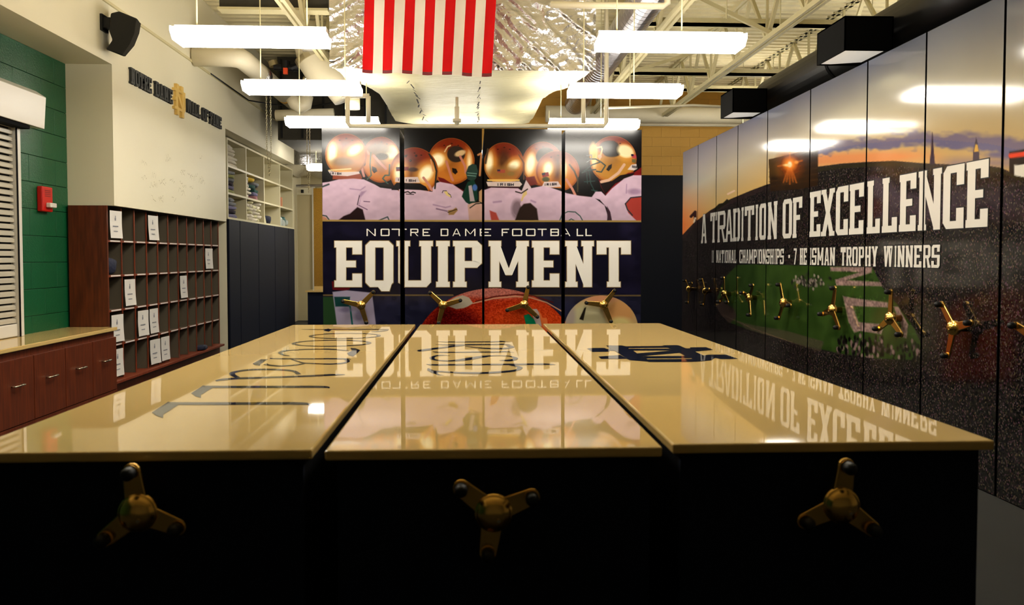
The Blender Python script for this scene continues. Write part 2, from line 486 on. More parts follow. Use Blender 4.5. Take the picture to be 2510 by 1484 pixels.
        if slab:
            for x in (L, w - L - s): q.append(R_(x - o, 1 - t * .8, x + s + o, 1))
            q.append(R_(m - s / 2 - o, 0, m + s / 2 + o, t * .8))
    elif ch == '7':
        q.append(R_(0, 1 - t, w, 1)); q.append([(w - s, 1 - t), (w, 1 - t), (w * .5, 0), (w * .5 - s, 0)])
    elif ch == '.':
        q.append(R_(0, .4, w, .6))
    return q

def clip(poly, x0, x1):
    for lim, sg in ((x0, 1), (x1, -1)):
        out = []
        for i in range(len(poly)):
            a, b = poly[i], poly[(i + 1) % len(poly)]
            ia, ib = (a[0] - lim) * sg >= 0, (b[0] - lim) * sg >= 0
            if ia: out.append(a)
            if ia != ib:
                t = (lim - a[0]) / (b[0] - a[0]); out.append((lim, a[1] + t * (b[1] - a[1])))
        poly = out
        if len(poly) < 3: return []
    return poly

def grow(poly, e):
    cx = sum(p[0] for p in poly) / len(poly); cy = sum(p[1] for p in poly) / len(poly)
    return [(p[0] + (e if p[0] > cx else -e), p[1] + (e if p[1] > cy else -e)) for p in poly]

# ------------------------------------------------------------------ painting of printed panels (colours by surface position)
class Paint:
    def __init__(s, X, Y, bg):
        s.X, s.Y = X.ravel(), Y.ravel(); s.c = np.tile(np.array(bg, float), (s.X.size, 1)); s.crowd = np.zeros(s.X.size)
    def _mix(s, idx, m, col):
        col = np.array(col, float); m = m[:, None]
        s.c[idx] = s.c[idx] * (1 - m) + (col if col.ndim == 1 else col) * m
    def _box(s, x0, y0, x1, y1): return np.nonzero((s.X > x0) & (s.X < x1) & (s.Y > y0) & (s.Y < y1))[0]
    def ell(s, cx, cy, rx, ry, col, soft=1.0, rot=0, a=1.0, within=None):
        R = max(rx, ry) + soft * 2; i = s._box(cx - R, cy - R, cx + R, cy + R)
        if i.size == 0: return
        ca, sa = math.cos(math.radians(rot)), math.sin(math.radians(rot))
        dx, dy = s.X[i] - cx, s.Y[i] - cy
        u, v = (dx * ca + dy * sa) / rx, (-dx * sa + dy * ca) / ry
        m = np.clip((1 - np.sqrt(u * u + v * v)) * min(rx, ry) / soft + .5, 0, 1) * a
        if within:
            wx, wy, wr, wq = within; m = m * (((s.X[i] - wx) / wr) ** 2 + ((s.Y[i] - wy) / wq) ** 2 < 1)
        s._mix(i, m, col)
    def poly(s, pts, col, soft=1.0, a=1.0, crowd=None):
        xs, ys = [p[0] for p in pts], [p[1] for p in pts]
        i = s._box(min(xs) - soft, min(ys) - soft, max(xs) + soft, max(ys) + soft)
        if i.size == 0: return
        x, y = s.X[i], s.Y[i]; ins = np.zeros(i.size, bool); d = np.full(i.size, 1e9)
        for (x0, y0), (x1, y1) in zip(pts, pts[1:] + pts[:1]):
            if y0 != y1:
                ins ^= ((y0 > y) != (y1 > y)) & (x < (x1 - x0) * (y - y0) / (y1 - y0) + x0)
            ex, ey = x1 - x0, y1 - y0; t = np.clip(((x - x0) * ex + (y - y0) * ey) / (ex * ex + ey * ey + 1e-9), 0, 1)
            d = np.minimum(d, np.hypot(x - x0 - t * ex, y - y0 - t * ey))
        m = np.clip(np.where(ins, d, -d) / soft + .5, 0, 1) * a
        if crowd is not None: s.crowd[i] = s.crowd[i] * (1 - m) + crowd * m
        if col is not None: s._mix(i, m, col)
    def line(s, pts, w, col, soft=1.0, a=1.0):
        xs, ys = [p[0] for p in pts], [p[1] for p in pts]
        i = s._box(min(xs) - w - soft, min(ys) - w - soft, max(xs) + w + soft, max(ys) + w + soft)
        if i.size == 0: return
        x, y = s.X[i], s.Y[i]; d = np.full(i.size, 1e9)
        for (x0, y0), (x1, y1) in zip(pts[:-1], pts[1:]):
            ex, ey = x1 - x0, y1 - y0; t = np.clip(((x - x0) * ex + (y - y0) * ey) / (ex * ex + ey * ey + 1e-9), 0, 1)
            d = np.minimum(d, np.hypot(x - x0 - t * ex, y - y0 - t * ey))
        s._mix(i, np.clip((w / 2 - d) / soft + .5, 0, 1) * a, col)
    def linear(s, k=1.0):
        c = np.clip(s.c, 0, 300) / 255.0
        return np.where(c <= .04045, c / 12.92, ((c + .055) / 1.055) ** 2.4) * k

def ink_grid(name, PTS, paint, m, parent, gain):
    """one mesh from an array of points [r][c][3] carrying the paint's colours"""
    Rn, Cn, _ = PTS.shape; o_ = origin(parent)
    me = bpy.data.meshes.new(name)
    V = PTS.reshape(-1, 3) - np.array(o_)
    idx = np.arange(Rn * Cn).reshape(Rn, Cn)
    Q = np.stack([idx[:-1, :-1], idx[:-1, 1:], idx[1:, 1:], idx[1:, :-1]], -1).reshape(-1, 4)
    me.vertices.add(len(V)); me.vertices.foreach_set('co', V.ravel())
    me.loops.add(Q.size); me.loops.foreach_set('vertex_index', Q.ravel().astype(np.int32))
    me.polygons.add(len(Q)); me.polygons.foreach_set('loop_start', np.arange(0, Q.size, 4, dtype=np.int32))
    me.update(calc_edges=True)
    lin_ = np.concatenate([paint.linear(gain), np.ones((len(V), 1))], 1)
    ca = me.attributes.new('ink', 'FLOAT_COLOR', 'POINT'); ca.data.foreach_set('color', lin_.ravel())
    cr = me.attributes.new('crowd', 'FLOAT', 'POINT'); cr.data.foreach_set('value', paint.crowd)
    me.materials.append(m)
    o = bpy.data.objects.new(name, me); COL.objects.link(o); o.parent = parent; ORG[o.name] = o_
    return o

# ------------------------------------------------------------------ three-spoke handles
def handle_meshes(Rr, wb, wt, hub, knob):
    """local frame: panel surface y=0, handle stands out towards -y, spokes in xz"""
    yo = -.085
    a = MB(); n = 8; th = .007
    out = [(-wb / 2, 0), (wb / 2, 0), (wt / 2, Rr)] + [(wt / 2 * math.cos(k * math.pi / n), Rr + wt / 2 * math.sin(k * math.pi / n)) for k in range(1, n)] + [(-wt / 2, Rr)]
    a.prism(out, 'y', yo - th, yo + th)
    arm = a.build('arm', M['brass'], bevel=0); me_arm = arm.data; bpy.data.objects.remove(arm)
    bm = bmesh.new(); bm.from_mesh(me_arm); bmesh.ops.bevel(bm, geom=[e for e in bm.edges if abs(e.verts[0].co.y - e.verts[1].co.y) < 1e-5], offset=.004, segments=2, affect='EDGES', profile=.5); bm.to_mesh(me_arm); bm.free()
    k = MB(); k.tube([(0, yo - th, Rr), (0, yo - .02, Rr), (0, yo - .04, Rr), (0, yo - .052, Rr), (0, yo - .056, Rr)], [knob * .8, knob, knob, knob * .7, knob * .2], 14)
    ko = k.build('knob', M['blackm'], smooth=True); me_knob = ko.data; bpy.data.objects.remove(ko)
    c = MB(); c.tube([(0, yo - .014, Rr), (0, yo - .006, Rr)], knob * 1.12, 14); co = c.build('collar', M['brass']); me_col = co.data; bpy.data.objects.remove(co)
    h = MB(); pr = [(0, .0), (0, .01)]
    ys = [0, -.05, -.05, yo + .02, yo - .012, yo - .012, yo - .022, yo - .032, yo - .04, yo - .042]
    rs = [.028, .028, hub * .8, hub, hub, hub * .95, hub * .88, hub * .68, hub * .4, hub * .12]
    h.tube([(0, y_, 0) for y_ in ys], rs, 24)
    ho = h.build('hub', M['brass'], smooth=True); me_hub = ho.data; bpy.data.objects.remove(ho)
    b = MB(); b.tube([(hub * .25, yo - .036, -hub * .25), (hub * .25, yo - .046, -hub * .25)], .006, 8)
    bo = b.build('lock_pin', M['chrome']); me_pin = bo.data; bpy.data.objects.remove(bo)
    return me_arm, me_knob, me_col, me_hub, me_pin

H_BIG = handle_meshes(.213, .068, .048, .052, .021)
H_SMALL = handle_meshes(.13, .074, .056, .06, .021)

def add_handle(parent, loc, ang, rotz, meshes):
    """three spokes; ang: angle of the first spoke from straight up, clockwise as seen from the front"""
    h = empty('handle', loc, parent); h.rotation_euler = (0, 0, rotz)
    me_arm, me_knob, me_col, me_hub, me_pin = meshes
    for k in range(3):
        for nm, me in (('arm', me_arm), ('knob', me_knob), ('knob_collar', me_col)):
            o = bpy.data.objects.new(nm, me); COL.objects.link(o); o.parent = h
            o.rotation_euler = (0, math.radians(ang + 120 * k), 0)
    for nm, me in (('hub', me_hub), ('lock_pin', me_pin)):
        o = bpy.data.objects.new(nm, me); COL.objects.link(o); o.parent = h
    return h

# ------------------------------------------------------------------ equipment shelving units at the far end
YE = 10.0
ZE = 3.105
GAIN = .66
def helmet(p, cx, cy, rx, ry, dark=.5, tone=(205, 122, 44), hl=((-.6, -.06, .22, .3, 14), (.6, -.06, .22, .3, -22)), band=True):
    p.ell(cx, cy, rx, ry, (170, 78, 24), 1.2)
    w = (cx, cy, rx, ry)
    p.ell(cx, cy + ry * .3, rx * .98, ry * .66, tone, ry * .4, within=w)
    p.ell(cx, cy - ry * .72, rx * .7, ry * .36, (128, 38, 14), ry * .3, within=w, a=.95)
    p.ell(cx, cy - ry * .12, rx * .3, ry * .55, (66, 36, 20), rx * .3, a=min(1, dark + .2), within=w)
    p.ell(cx, cy, rx, ry, (90, 34, 12), rx * .5, a=.0)
    for hx, hy, ha, hb, hr in hl:
        p.ell(cx + hx * rx, cy + hy * ry, rx * ha * 1.7, ry * hb * 1.5, (246, 176, 82), rx * .32, within=w, rot=hr, a=.85)
        p.ell(cx + hx * rx, cy + hy * ry, rx * ha, ry * hb, (292, 284, 244), rx * .16, within=w, rot=hr)
    if band:
        p.ell(cx, cy + ry * .52, rx * .9, ry * .26, (168, 112, 52), ry * .2, a=.7, within=w)
        p.ell(cx, cy + ry * .84, rx * .66, ry * .1, (244, 176, 72), ry * .1, a=.8, within=w)
    for dx_ in (-.3, .02, .3): p.ell(cx + dx_ * rx, cy - ry * (.78 - abs(dx_) * .3), 2.2, 1.4, (64, 22, 10), 1.2)
    # rim darkening printed at the shell's outline
    n_ = [(cx + rx * .97 * math.cos(t), cy + ry * .97 * math.sin(t)) for t in np.linspace(0, 2 * math.pi, 40)]
    p.line(n_, 3, (96, 36, 12), 4, .45)
    p.line([(cx + rx * math.cos(t), cy + ry * math.sin(t)) for t in np.linspace(math.pi, 2 * math.pi, 24)], 1.2, (196, 104, 48), 1, .6)

JW, JS, JD = (222, 190, 214), (172, 140, 172), (104, 78, 104)
def paint_huddle(p):
    X, Y = p.X, p.Y
    up = Y < 541
    # dark stadium night behind the players, grey lamp reflections painted in at the top
    p.c[up] = (14, 11, 12)
    g = np.clip(1 - np.abs(X - 868) / 150, 0, 1) * np.clip((372 - Y) / 60, 0, 1); p.c[up] += (g[:, None] * np.array((60, 58, 60)))[up]
    g = np.clip(1 - np.abs(X - 1420) / 170, 0, 1) * np.clip((400 - Y) / 90, 0, 1); p.c[up] += (g[:, None] * np.array((44, 40, 40)))[up]
    # back row
    p.poly([(1380, 540), (1380, 470), (1420, 474), (1452, 486), (1470, 540)], (30, 14, 12), 3)
    helmet(p, 1330, 402, 50, 54, .2, hl=((-.6, .0, .2, .44, 8),), band=False); helmet(p, 934, 392, 48, 56, .3, hl=((.55, -.32, .36, .26, -20),), band=False); helmet(p, 1106, 396, 57, 57, .1, hl=((-.6, -.05, .3, .26, -30), (.78, .05, .07, .3, 0)), band=False)
    p.ell(928, 366, 30, 16, (120, 104, 92), 9, 0, .8); p.ell(936, 384, 16, 8, (50, 36, 26), 4)
    for c in ((1118, 378, 22, 20), (1338, 384, 24, 22)): p.ell(*c, (52, 40, 34), 3)
    p.ell(1128, 376, 14, 7, (226, 190, 140), 3, -20); p.line([(1090, 372), (1097, 360), (1104, 357)], 3, (240, 205, 150), 2)
    p.line([(1094, 396), (1107, 436), (1110, 442)], 6, (206, 130, 112), 1.5); p.line([(1128, 384), (1140, 408), (1142, 424)], 6, (206, 130, 112), 1.5)
    p.poly([(1108, 412), (1118, 414), (1122, 422), (1116, 428), (1109, 422)], (30, 18, 12), 1.2)
    p.poly([(1073, 434), (1088, 438), (1116, 456), (1150, 474), (1120, 462), (1080, 448)], (110, 26, 28), 2)
    p.poly([(1060, 452), (1078, 446), (1110, 452), (1136, 470), (1150, 500), (1150, 541), (1060, 541)], JW, 2)
    p.poly([(1136, 470), (1156, 480), (1150, 500)], JS, 5)
    # left pair faces
    p.poly([(864, 352), (872, 340), (893, 342), (890, 352), (876, 372), (868, 370)], (90, 66, 50), 2.5); p.line([(868, 345), (866, 366), (874, 374)], 3, (255, 228, 176), 2)
    p.line([(878, 386), (886, 410), (892, 432)], 6, (206, 140, 128), 1.5); p.line([(893, 362), (904, 378)], 5, (218, 148, 130), 1.5)
    p.line([(916, 382), (932, 400), (946, 414)], 6, (206, 140, 128), 1.5)
    p.poly([(912, 408), (922, 412), (925, 420), (917, 425), (912, 418)], (34, 18, 12), 1.2); p.ell(892, 400, 4, 7, (30, 20, 16), 2)
    p.line([(909, 374), (907, 404), (910, 430), (900, 440)], 3, (70, 92, 78), 1.5); p.line([(955, 404), (954, 430), (944, 430), (938, 438), (952, 452)], 3.2, (60, 88, 76), 1.4)
    helmet(p, 848, 380, 51, 52, .1, hl=((-.66, -.06, .2, .46, 4), (.42, -.22, .34, .2, -30)))
    p.ell(838, 396, 26, 10, (110, 84, 50), 8, 0, .7)
    p.poly([(816, 424), (884, 426), (888, 436), (880, 446), (850, 440), (815, 440)], (150, 66, 40), 2)
    p.poly([(804, 419), (826, 422), (880, 421), (882, 426), (852, 432), (812, 430)], (226, 208, 208), 1.2)
    p.line([(806, 418), (860, 414)], 3, (255, 226, 160), 2)
    # front jerseys, left
    p.poly([(790, 448), (806, 446), (830, 440), (866, 438), (892, 440), (918, 452), (932, 460), (955, 463), (981, 465), (981, 541), (790, 541)], JW, 2)
    p.poly([(922, 451), (954, 460), (981, 462), (981, 450), (940, 452)], (40, 24, 24), 2)
    p.poly([(876, 506), (884, 488), (880, 478), (886, 470), (898, 468), (884, 484), (882, 500)], JS, 4); p.line([(881, 480), (876, 502)], 2, (60, 44, 56), 1.5)
    p.poly([(828, 541), (842, 530), (858, 524), (876, 508), (889, 514), (896, 541)], (34, 16, 20), 2.5)
    p.line([(858, 463), (884, 466), (895, 458)], 2, JS, 3); p.line([(892, 494), (906, 495)], 2, JD, 2); p.line([(880, 504), (900, 514)], 2, JD, 2)
    p.line([(790, 528), (800, 530), (808, 541)], 3, (60, 70, 66), 1.5); p.poly([(790, 530), (800, 534), (804, 541), (790, 541)], (190, 130, 100), 2)
    p.line([(928, 541), (950, 532), (954, 541)], 3, (60, 74, 76), 1.5); p.line([(790, 458), (806, 452)], 4, (60, 70, 74), 2)
    # centre-left player
    helmet(p, 1015, 422, 59, 60, .3, hl=((-.62, .0, .18, .3, 10), (.5, .06, .24, .34, 35)), band=False)
    for c in ((994, 383), (1020, 382), (1006, 394)): p.ell(*c, 3, 3, (60, 26, 14), 1.2)
    p.poly([(971, 410), (1002, 409), (1001, 418), (971, 420)], (126, 34, 34), 1.5); p.poly([(971, 410), (983, 410), (983, 415), (971, 415)], (50, 24, 60), 1.5); p.ell(1012, 416, 12, 5, (70, 40, 24), 3)
    p.line([(1052, 378), (1064, 398), (1070, 420), (1066, 462)], 4, (44, 42, 36), 1.5); p.line([(1056, 392), (1062, 420)], 3.4, (226, 160, 110), 1.5)
    p.poly([(960, 462), (972, 448), (1030, 450), (1044, 458), (1050, 468), (960, 466)], (24, 16, 20), 2)
    p.poly([(970, 435), (1024, 434), (1030, 448), (1000, 449), (968, 446)], (226, 204, 204), 1.2)
    p.line([(1038, 436), (1052, 454), (1058, 466)], 6, (210, 140, 124), 1.5)
    p.poly([(978, 464), (1030, 466), (1056, 470), (1086, 472), (1108, 488), (1116, 508), (1104, 524), (1092, 541), (978, 541)], JW, 2)
    p.line([(1062, 502), (1092, 509), (1104, 506)], 3, JS, 3); p.line([(1070, 512), (1096, 518)], 2.4, JD, 3)
    p.poly([(1098, 516), (1110, 514), (1118, 509), (1122, 516), (1112, 527), (1100, 527)], (150, 116, 70), 2); p.line([(1098, 521), (1120, 513)], 2, (60, 44, 30), 1.2)
    p.line([(1084, 473), (1086, 468), (1094, 468), (1098, 474), (1104, 478), (1106, 484)], 1.6, (50, 44, 40), 1); p.poly([(1088, 470), (1096, 469), (1099, 476), (1105, 480), (1104, 484), (1094, 479)], (232, 204, 130), 1.4)
    p.line([(992, 472), (1000, 470), (1006, 474), (1012, 471), (1018, 473)], 3, (52, 44, 48), 1.5); p.line([(996, 476), (1014, 477)], 2, (52, 44, 48), 1.2)
    # glove and arm
    p.poly([(1148, 408), (1158, 402), (1168, 404), (1172, 420), (1168, 436), (1160, 446), (1146, 440), (1142, 424)], (44, 66, 60), 2)
    p.poly([(1136, 470), (1146, 446), (1162, 440), (1170, 462), (1172, 488), (1158, 506), (1142, 496), (1132, 482)], (24, 56, 44), 2)
    p.poly([(1148, 456), (1156, 454), (1164, 494), (1152, 494)], (176, 160, 168), 2); p.ell(1164, 460, 6, 8, (74, 110, 180), 2.5); p.line([(1146, 430), (1166, 432)], 2, (120, 160, 150), 1.5); p.line([(1146, 424), (1168, 426)], 2, (120, 160, 150), 1.5)
    p.poly([(1146, 502), (1158, 498), (1176, 496), (1186, 504), (1186, 541), (1150, 541)], (214, 170, 156), 2); p.line([(1152, 510), (1166, 500), (1182, 498)], 2.4, (30, 40, 36), 1.4)
    p.poly([(1174, 470), (1184, 462), (1188, 500), (1174, 494)], (190, 150, 110), 2); p.line([(1172, 380), (1180, 376), (1176, 430)], 5, (206, 140, 90), 2)
    # centre helmet
    helmet(p, 1235, 402, 49, 52, .6, hl=((-.72, -.02, .16, .44, 4), (.5, .08, .3, .2, -35)))
    p.ell(1235, 420, 40, 14, (150, 106, 54), 9, 0, .6); p.poly([(1219, 416), (1238, 416), (1238, 424), (1220, 424)], (170, 80, 62), 1.5); p.poly([(1219, 416), (1226, 416), (1226, 420), (1219, 420)], (60, 44, 70), 1.5); p.ell(1252, 426, 9, 5, (150, 116, 60), 2)
    p.line([(1196, 442), (1272, 442)], 4, (250, 204, 110), 2)
    p.poly([(1192, 446), (1274, 445), (1280, 452), (1274, 458), (1196, 457)], (226, 206, 202), 1.2); p.line([(1196, 460), (1272, 460)], 4, (60, 24, 34), 2)
    p.line([(1196, 366), (1190, 400)], 5, (80, 62, 46), 2.5); p.line([(1272, 380), (1284, 400), (1284, 440)], 3, (110, 70, 40), 2)
    p.poly([(1187, 466), (1204, 460), (1270, 462), (1282, 470), (1298, 476), (1290, 541), (1187, 541)], JW, 2)
    p.poly([(1278, 470), (1290, 440), (1302, 460), (1298, 476)], (220, 196, 206), 2); p.poly([(1286, 436), (1310, 432), (1318, 452), (1300, 456)], (120, 40, 30), 2.5)
    p.ell(1268, 512, 14, 22, (92, 74, 82), 9, 0, .7); p.line([(1210, 496), (1228, 494)], 4, JS, 4); p.poly([(1200, 516), (1216, 522), (1224, 541), (1204, 541)], (170, 70, 60), 3)
    # right-centre player
    helmet(p, 1367, 420, 53, 50, .6, hl=((-.45, -.12, .2, .3, 10), (.3, -.1, .1, .3, 0)), band=False)
    p.poly([(1328, 425), (1344, 422), (1346, 432), (1330, 435)], (150, 38, 40), 1.2); p.poly([(1328, 425), (1336, 423), (1336, 429), (1329, 430)], (26, 22, 46), 1.2)
    p.ell(1338, 440, 9, 6, (82, 80, 40), 2.5); p.line([(1396, 404), (1408, 420), (1416, 440), (1416, 470)], 4, (70, 60, 40), 2); p.line([(1388, 440), (1402, 462), (1410, 478)], 6, (214, 142, 124), 1.5)
    p.poly([(1334, 446), (1368, 445), (1376, 458), (1350, 460), (1328, 458)], (226, 204, 204), 1.2); p.poly([(1344, 460), (1378, 462), (1396, 472), (1400, 480), (1360, 470)], (26, 20, 22), 2)
    p.poly([(1275, 500), (1284, 480), (1300, 462), (1330, 456), (1350, 460), (1390, 474), (1420, 480), (1456, 484), (1482, 504), (1490, 530), (1488, 541), (1310, 541), (1300, 514), (1278, 510)], JW, 2)
    p.poly([(1274, 510), (1284, 500), (1300, 498), (1316, 512), (1320, 541), (1262, 541)], (44, 30, 26), 3)
    p.poly([(1278, 488), (1282, 474), (1290, 466), (1292, 476), (1284, 484), (1280, 494), (1276, 492)], (226, 196, 130), 1.5); p.line([(1264, 470), (1278, 474), (1293, 464)], 3, (56, 46, 44), 1.5)
    p.line([(1302, 492), (1312, 496)], 4, JS, 4)
    p.line([(1372, 541), (1378, 526), (1392, 519), (1410, 520), (1422, 530), (1428, 541)], 2.6, (62, 84, 80), 1.4); p.line([(1394, 541), (1400, 537), (1408, 541)], 2.4, (62, 84, 80), 1.4)
    # right player in profile
    helmet(p, 1503, 392, 57, 58, .0, (190, 132, 48), hl=((.5, -.34, .28, .2, 20), (-.82, -.15, .1, .34, 0)), band=False)
    p.ell(1494, 362, 25, 17, (38, 30, 26), 4); p.ell(1500, 376, 20, 9, (40, 32, 24), 3)
    p.ell(1533, 370, 20, 14, (255, 240, 190), 8, 20); p.ell(1454, 372, 10, 22, (250, 190, 100), 6)
    p.line([(1464, 362), (1474, 360), (1476, 366), (1470, 390)], 4, (236, 190, 130), 1.5); p.ell(1470, 384, 5, 5, (220, 180, 150), 1.5)
    p.poly([(1486, 416), (1492, 406), (1500, 402), (1499, 412), (1492, 420)], (26, 18, 12), 1.4)
    p.poly([(1466, 438), (1480, 450), (1510, 442), (1540, 424), (1556, 422), (1572, 410), (1572, 450), (1530, 452), (1484, 478), (1474, 460)], (120, 20, 24), 2.5)
    p.poly([(1470, 446), (1500, 444), (1520, 430), (1556, 424), (1550, 432), (1508, 450), (1484, 476), (1476, 462)], (26, 14, 14), 2)
    p.line([(1474, 446), (1492, 442), (1516, 424), (1530, 404)], 7, (220, 176, 150), 1.4)
    p.poly([(1538, 416), (1548, 404), (1560, 402), (1562, 414), (1554, 418)], (228, 210, 206), 1.2); p.poly([(1547, 378), (1559, 380), (1560, 388), (1550, 388)], (190, 70, 80), 1.2); p.poly([(1547, 378), (1553, 378), (1553, 383), (1547, 383)], (30, 24, 50), 1.2); p.poly([(1549, 390), (1559, 391), (1558, 400), (1549, 398)], (110, 98, 60), 1.4)
    for pts in ([(1436, 390), (1460, 390), (1474, 398), (1484, 406), (1474, 422), (1462, 420)], [(1430, 420), (1452, 404), (1470, 398)], [(1426, 424), (1440, 418), (1460, 416)], [(1432, 446), (1458, 444)], [(1444, 420), (1448, 450), (1458, 470)], [(1438, 424), (1440, 450)], [(1450, 466), (1464, 468)]):
        p.line(pts, 3, (36, 58, 56), 1.3)
    p.line([(1438, 382), (1450, 380), (1450, 390), (1438, 398)], 2, (120, 124, 130), 1.4)
    p.poly([(1450, 484), (1460, 470), (1474, 470), (1484, 480), (1500, 462), (1530, 438), (1552, 430), (1573, 430), (1573, 541), (1492, 541), (1488, 510), (1470, 490)], JW, 2)
    p.poly([(1532, 500), (1546, 486), (1573, 482), (1573, 541), (1560, 541), (1540, 522)], (172, 62, 54), 2); p.line([(1533, 500), (1546, 485), (1573, 482)], 3, (60, 50, 60), 1.5); p.line([(1533, 500), (1538, 514), (1550, 528)], 3, (50, 50, 56), 1.5)
    p.ell(1556, 470, 16, 7, JS, 6); p.line([(1536, 452), (1535, 474)], 2, JS, 2); p.poly([(1488, 506), (1496, 520), (1500, 541), (1489, 541)], (60, 40, 50), 2)
    # soft folds in the jerseys
    jr = up & (p.c[:, 2] > 150) & (p.c[:, 0] > 150) & (Y > 435)
    fold = .62 * vnoise(X / 26 + Y / 40, Y / 15, 14) + .38 * vnoise(X / 9, Y / 7, 15)
    p.c[jr] *= (.93 + .12 * fold - .12 * np.clip((Y - 480) / 60, 0, 1))[jr][:, None]
    # navy title field
    lo = Y >= 541
    p.c[lo] = (15, 13, 32)
    n = vnoise(X / 55, Y / 40, 3) * .6 + vnoise(X / 18, Y / 14, 4) * .4
    p.c[lo] += (np.clip(n - .45, 0, 1)[:, None] * np.array((30, 26, 44)))[lo]
    p.line([(780, 541), (1580, 543)], 4.2, (168, 138, 74), 1.2)
    # lower picture strip
    st = Y >= 725
    p.c[st] = (20, 20, 38)
    n = vnoise(X / 14, Y / 12, 8) * .5 + vnoise(X / 40, Y / 30, 9) * .5
    p.c[st] += (n[:, None] * np.array((26, 26, 34)))[st]
    p.poly([(813, 690), (858, 690), (857, 710), (845, 713), (815, 711)], (92, 14, 24), 1.5)
    p.line([(780, 724), (1110, 724)], 3.6, (112, 92, 58), 1.2); p.line([(1260, 725), (1580, 725)], 3.6, (112, 92, 58), 1.2)
    p.poly([(790, 728), (822, 728), (828, 800), (790, 800)], (40, 70, 40), 4)
    p.poly([(815, 716), (850, 712), (912, 718), (922, 800), (826, 800)], (170, 160, 188), 2.5)
    p.poly([(819, 728), (858, 728), (856, 752), (822, 752)], (20, 62, 62), 3); p.line([(858, 752), (864, 800)], 4, (26, 96, 92), 1.6)
    p.ell(846, 760, 14, 6, (130, 120, 150), 6); p.ell(880, 775, 10, 12, (140, 130, 160), 7)
    # football
    fb = (1212, 862, 196, 155)
    p.ell(*fb, (168, 40, 16), 1.5)
    p.ell(1300, 800, 110, 60, (206, 66, 22), 40, within=fb); p.ell(1110, 815, 70, 60, (96, 8, 6), 30, within=fb); p.ell(1200, 716, 120, 16, (190, 130, 126), 14, 0, .7, within=fb)
    i = p._box(1030, 705, 1400, 800)
    inside = ((p.X[i] - fb[0]) / fb[2]) ** 2 + ((p.Y[i] - fb[1]) / fb[3]) ** 2 < 1
    peb = (vnoise(p.X[i] / 2.6, p.Y[i] / 2.2, 21) - .5) * inside
    p.c[i] += peb[:, None] * np.array((66, 38, 30))
    p.poly([(1084, 746), (1118, 728), (1134, 724), (1150, 730), (1160, 744), (1146, 752), (1136, 756), (1118, 758)], (182, 170, 152), 2)
    p.line([(1160, 744), (1210, 732), (1262, 727), (1300, 730), (1340, 742), (1378, 764)], 3, (206, 150, 120), 1.4); p.line([(1166, 739), (1215, 727), (1264, 722), (1310, 726), (1356, 742)], 2.6, (84, 12, 10), 1.4)
    p.poly([(1284, 774), (1296, 770), (1318, 792), (1318, 800), (1290, 800)], (14, 130, 86), 1.5)
    p.poly([(1298, 758), (1316, 758), (1322, 768), (1328, 800), (1316, 800), (1306, 776)], (196, 176, 170), 1.5); p.poly([(1320, 760), (1326, 770), (1330, 780), (1340, 780), (1344, 800), (1328, 800)], (240, 120, 60), 1.5)
    # pale gold ball cap / shell on the right
    hb = (1474, 806, 90, 81)
    p.ell(*hb, (206, 170, 116), 1.5)
    p.ell(1440, 790, 54, 48, (202, 192, 150), 24, within=hb); p.ell(1520, 765, 34, 30, (222, 162, 100), 18, within=hb); p.ell(1520, 792, 26, 14, (238, 214, 140), 10, within=hb); p.ell(1474, 733, 40, 10, (214, 150, 110), 8, within=hb); p.ell(1396, 775, 14, 30, (176, 160, 150), 10, within=hb)
    p.poly([(1432, 756), (1437, 753), (1430, 786), (1420, 783)], (40, 34, 24), 1.5)

# columns of the printed faces, in photo pixels, and the unit labels
EQ = [(790, 980.5, 'navy mobile shelving unit with the letters EQ and two gold helmets'),
      (991.5, 1181.5, 'navy mobile shelving unit with UIP and the helmet with raised glove'),
      (1187, 1376.5, 'navy mobile shelving unit printed ME with the football below'),
      (1385, 1572, 'navy mobile shelving unit ending in NT with the profile helmet')]
EQ_HUB = [((885, 749), (915, 717)), ((1086, 749), (1053.7, 717.8)), ((1284.8, 747.5), (1293.9, 706.7)), ((1480, 748), (1507, 712))]
TITLE = [('E', 819.9, 887), ('Q', 896, 964), ('U', 972, 1061), ('I', 1067.5, 1104), ('P', 1110.6, 1181), ('M', 1198, 1296), ('E', 1304, 1370.6), ('N', 1385, 1455.6), ('T', 1462.8, 1546)]
SUB = [('N',898.5,921),('O',933,955),('T',960,997),('R',1005.6,1025.6),('E',1035.8,1054),('D',1080,1099),('A',1109,1129),('M',1140,1165.5),('E',1176,1203.6),('F',1229.7,1248),('O',1255,1280),('O',1289,1312.5),('T',1318,1340),('B',1349,1370),('A',1374,1398),('L',1413.5,1429.5),('L',1435,1450.6)]

def flat_letters(parent, name, polys, edge, d, conv, mats):
    """polys in printed pixel space -> one thin mesh; conv(px,py,depth)->point"""
    mb = MB()
    e_ = .00012                      # pieces lie a hair apart so that none share a plane
    if edge:
        for i, q in enumerate(polys):
            g = grow(q, edge); mb.add([conv(x, y, d * .5 + i * e_) for x, y in g], [tuple(range(len(g)))], 1)
        d = d * .5 + len(polys) * e_ + .0008
    for i, q in enumerate(polys):
        mb.add([conv(x, y, d + i * e_) for x, y in q], [tuple(range(len(q)))], 0)
    return mb.build(name, mats, parent, normals=False)

def eq_conv(x, y, d):
    v = P(x, y, y=YE); return (v.x, YE - d, v.z)

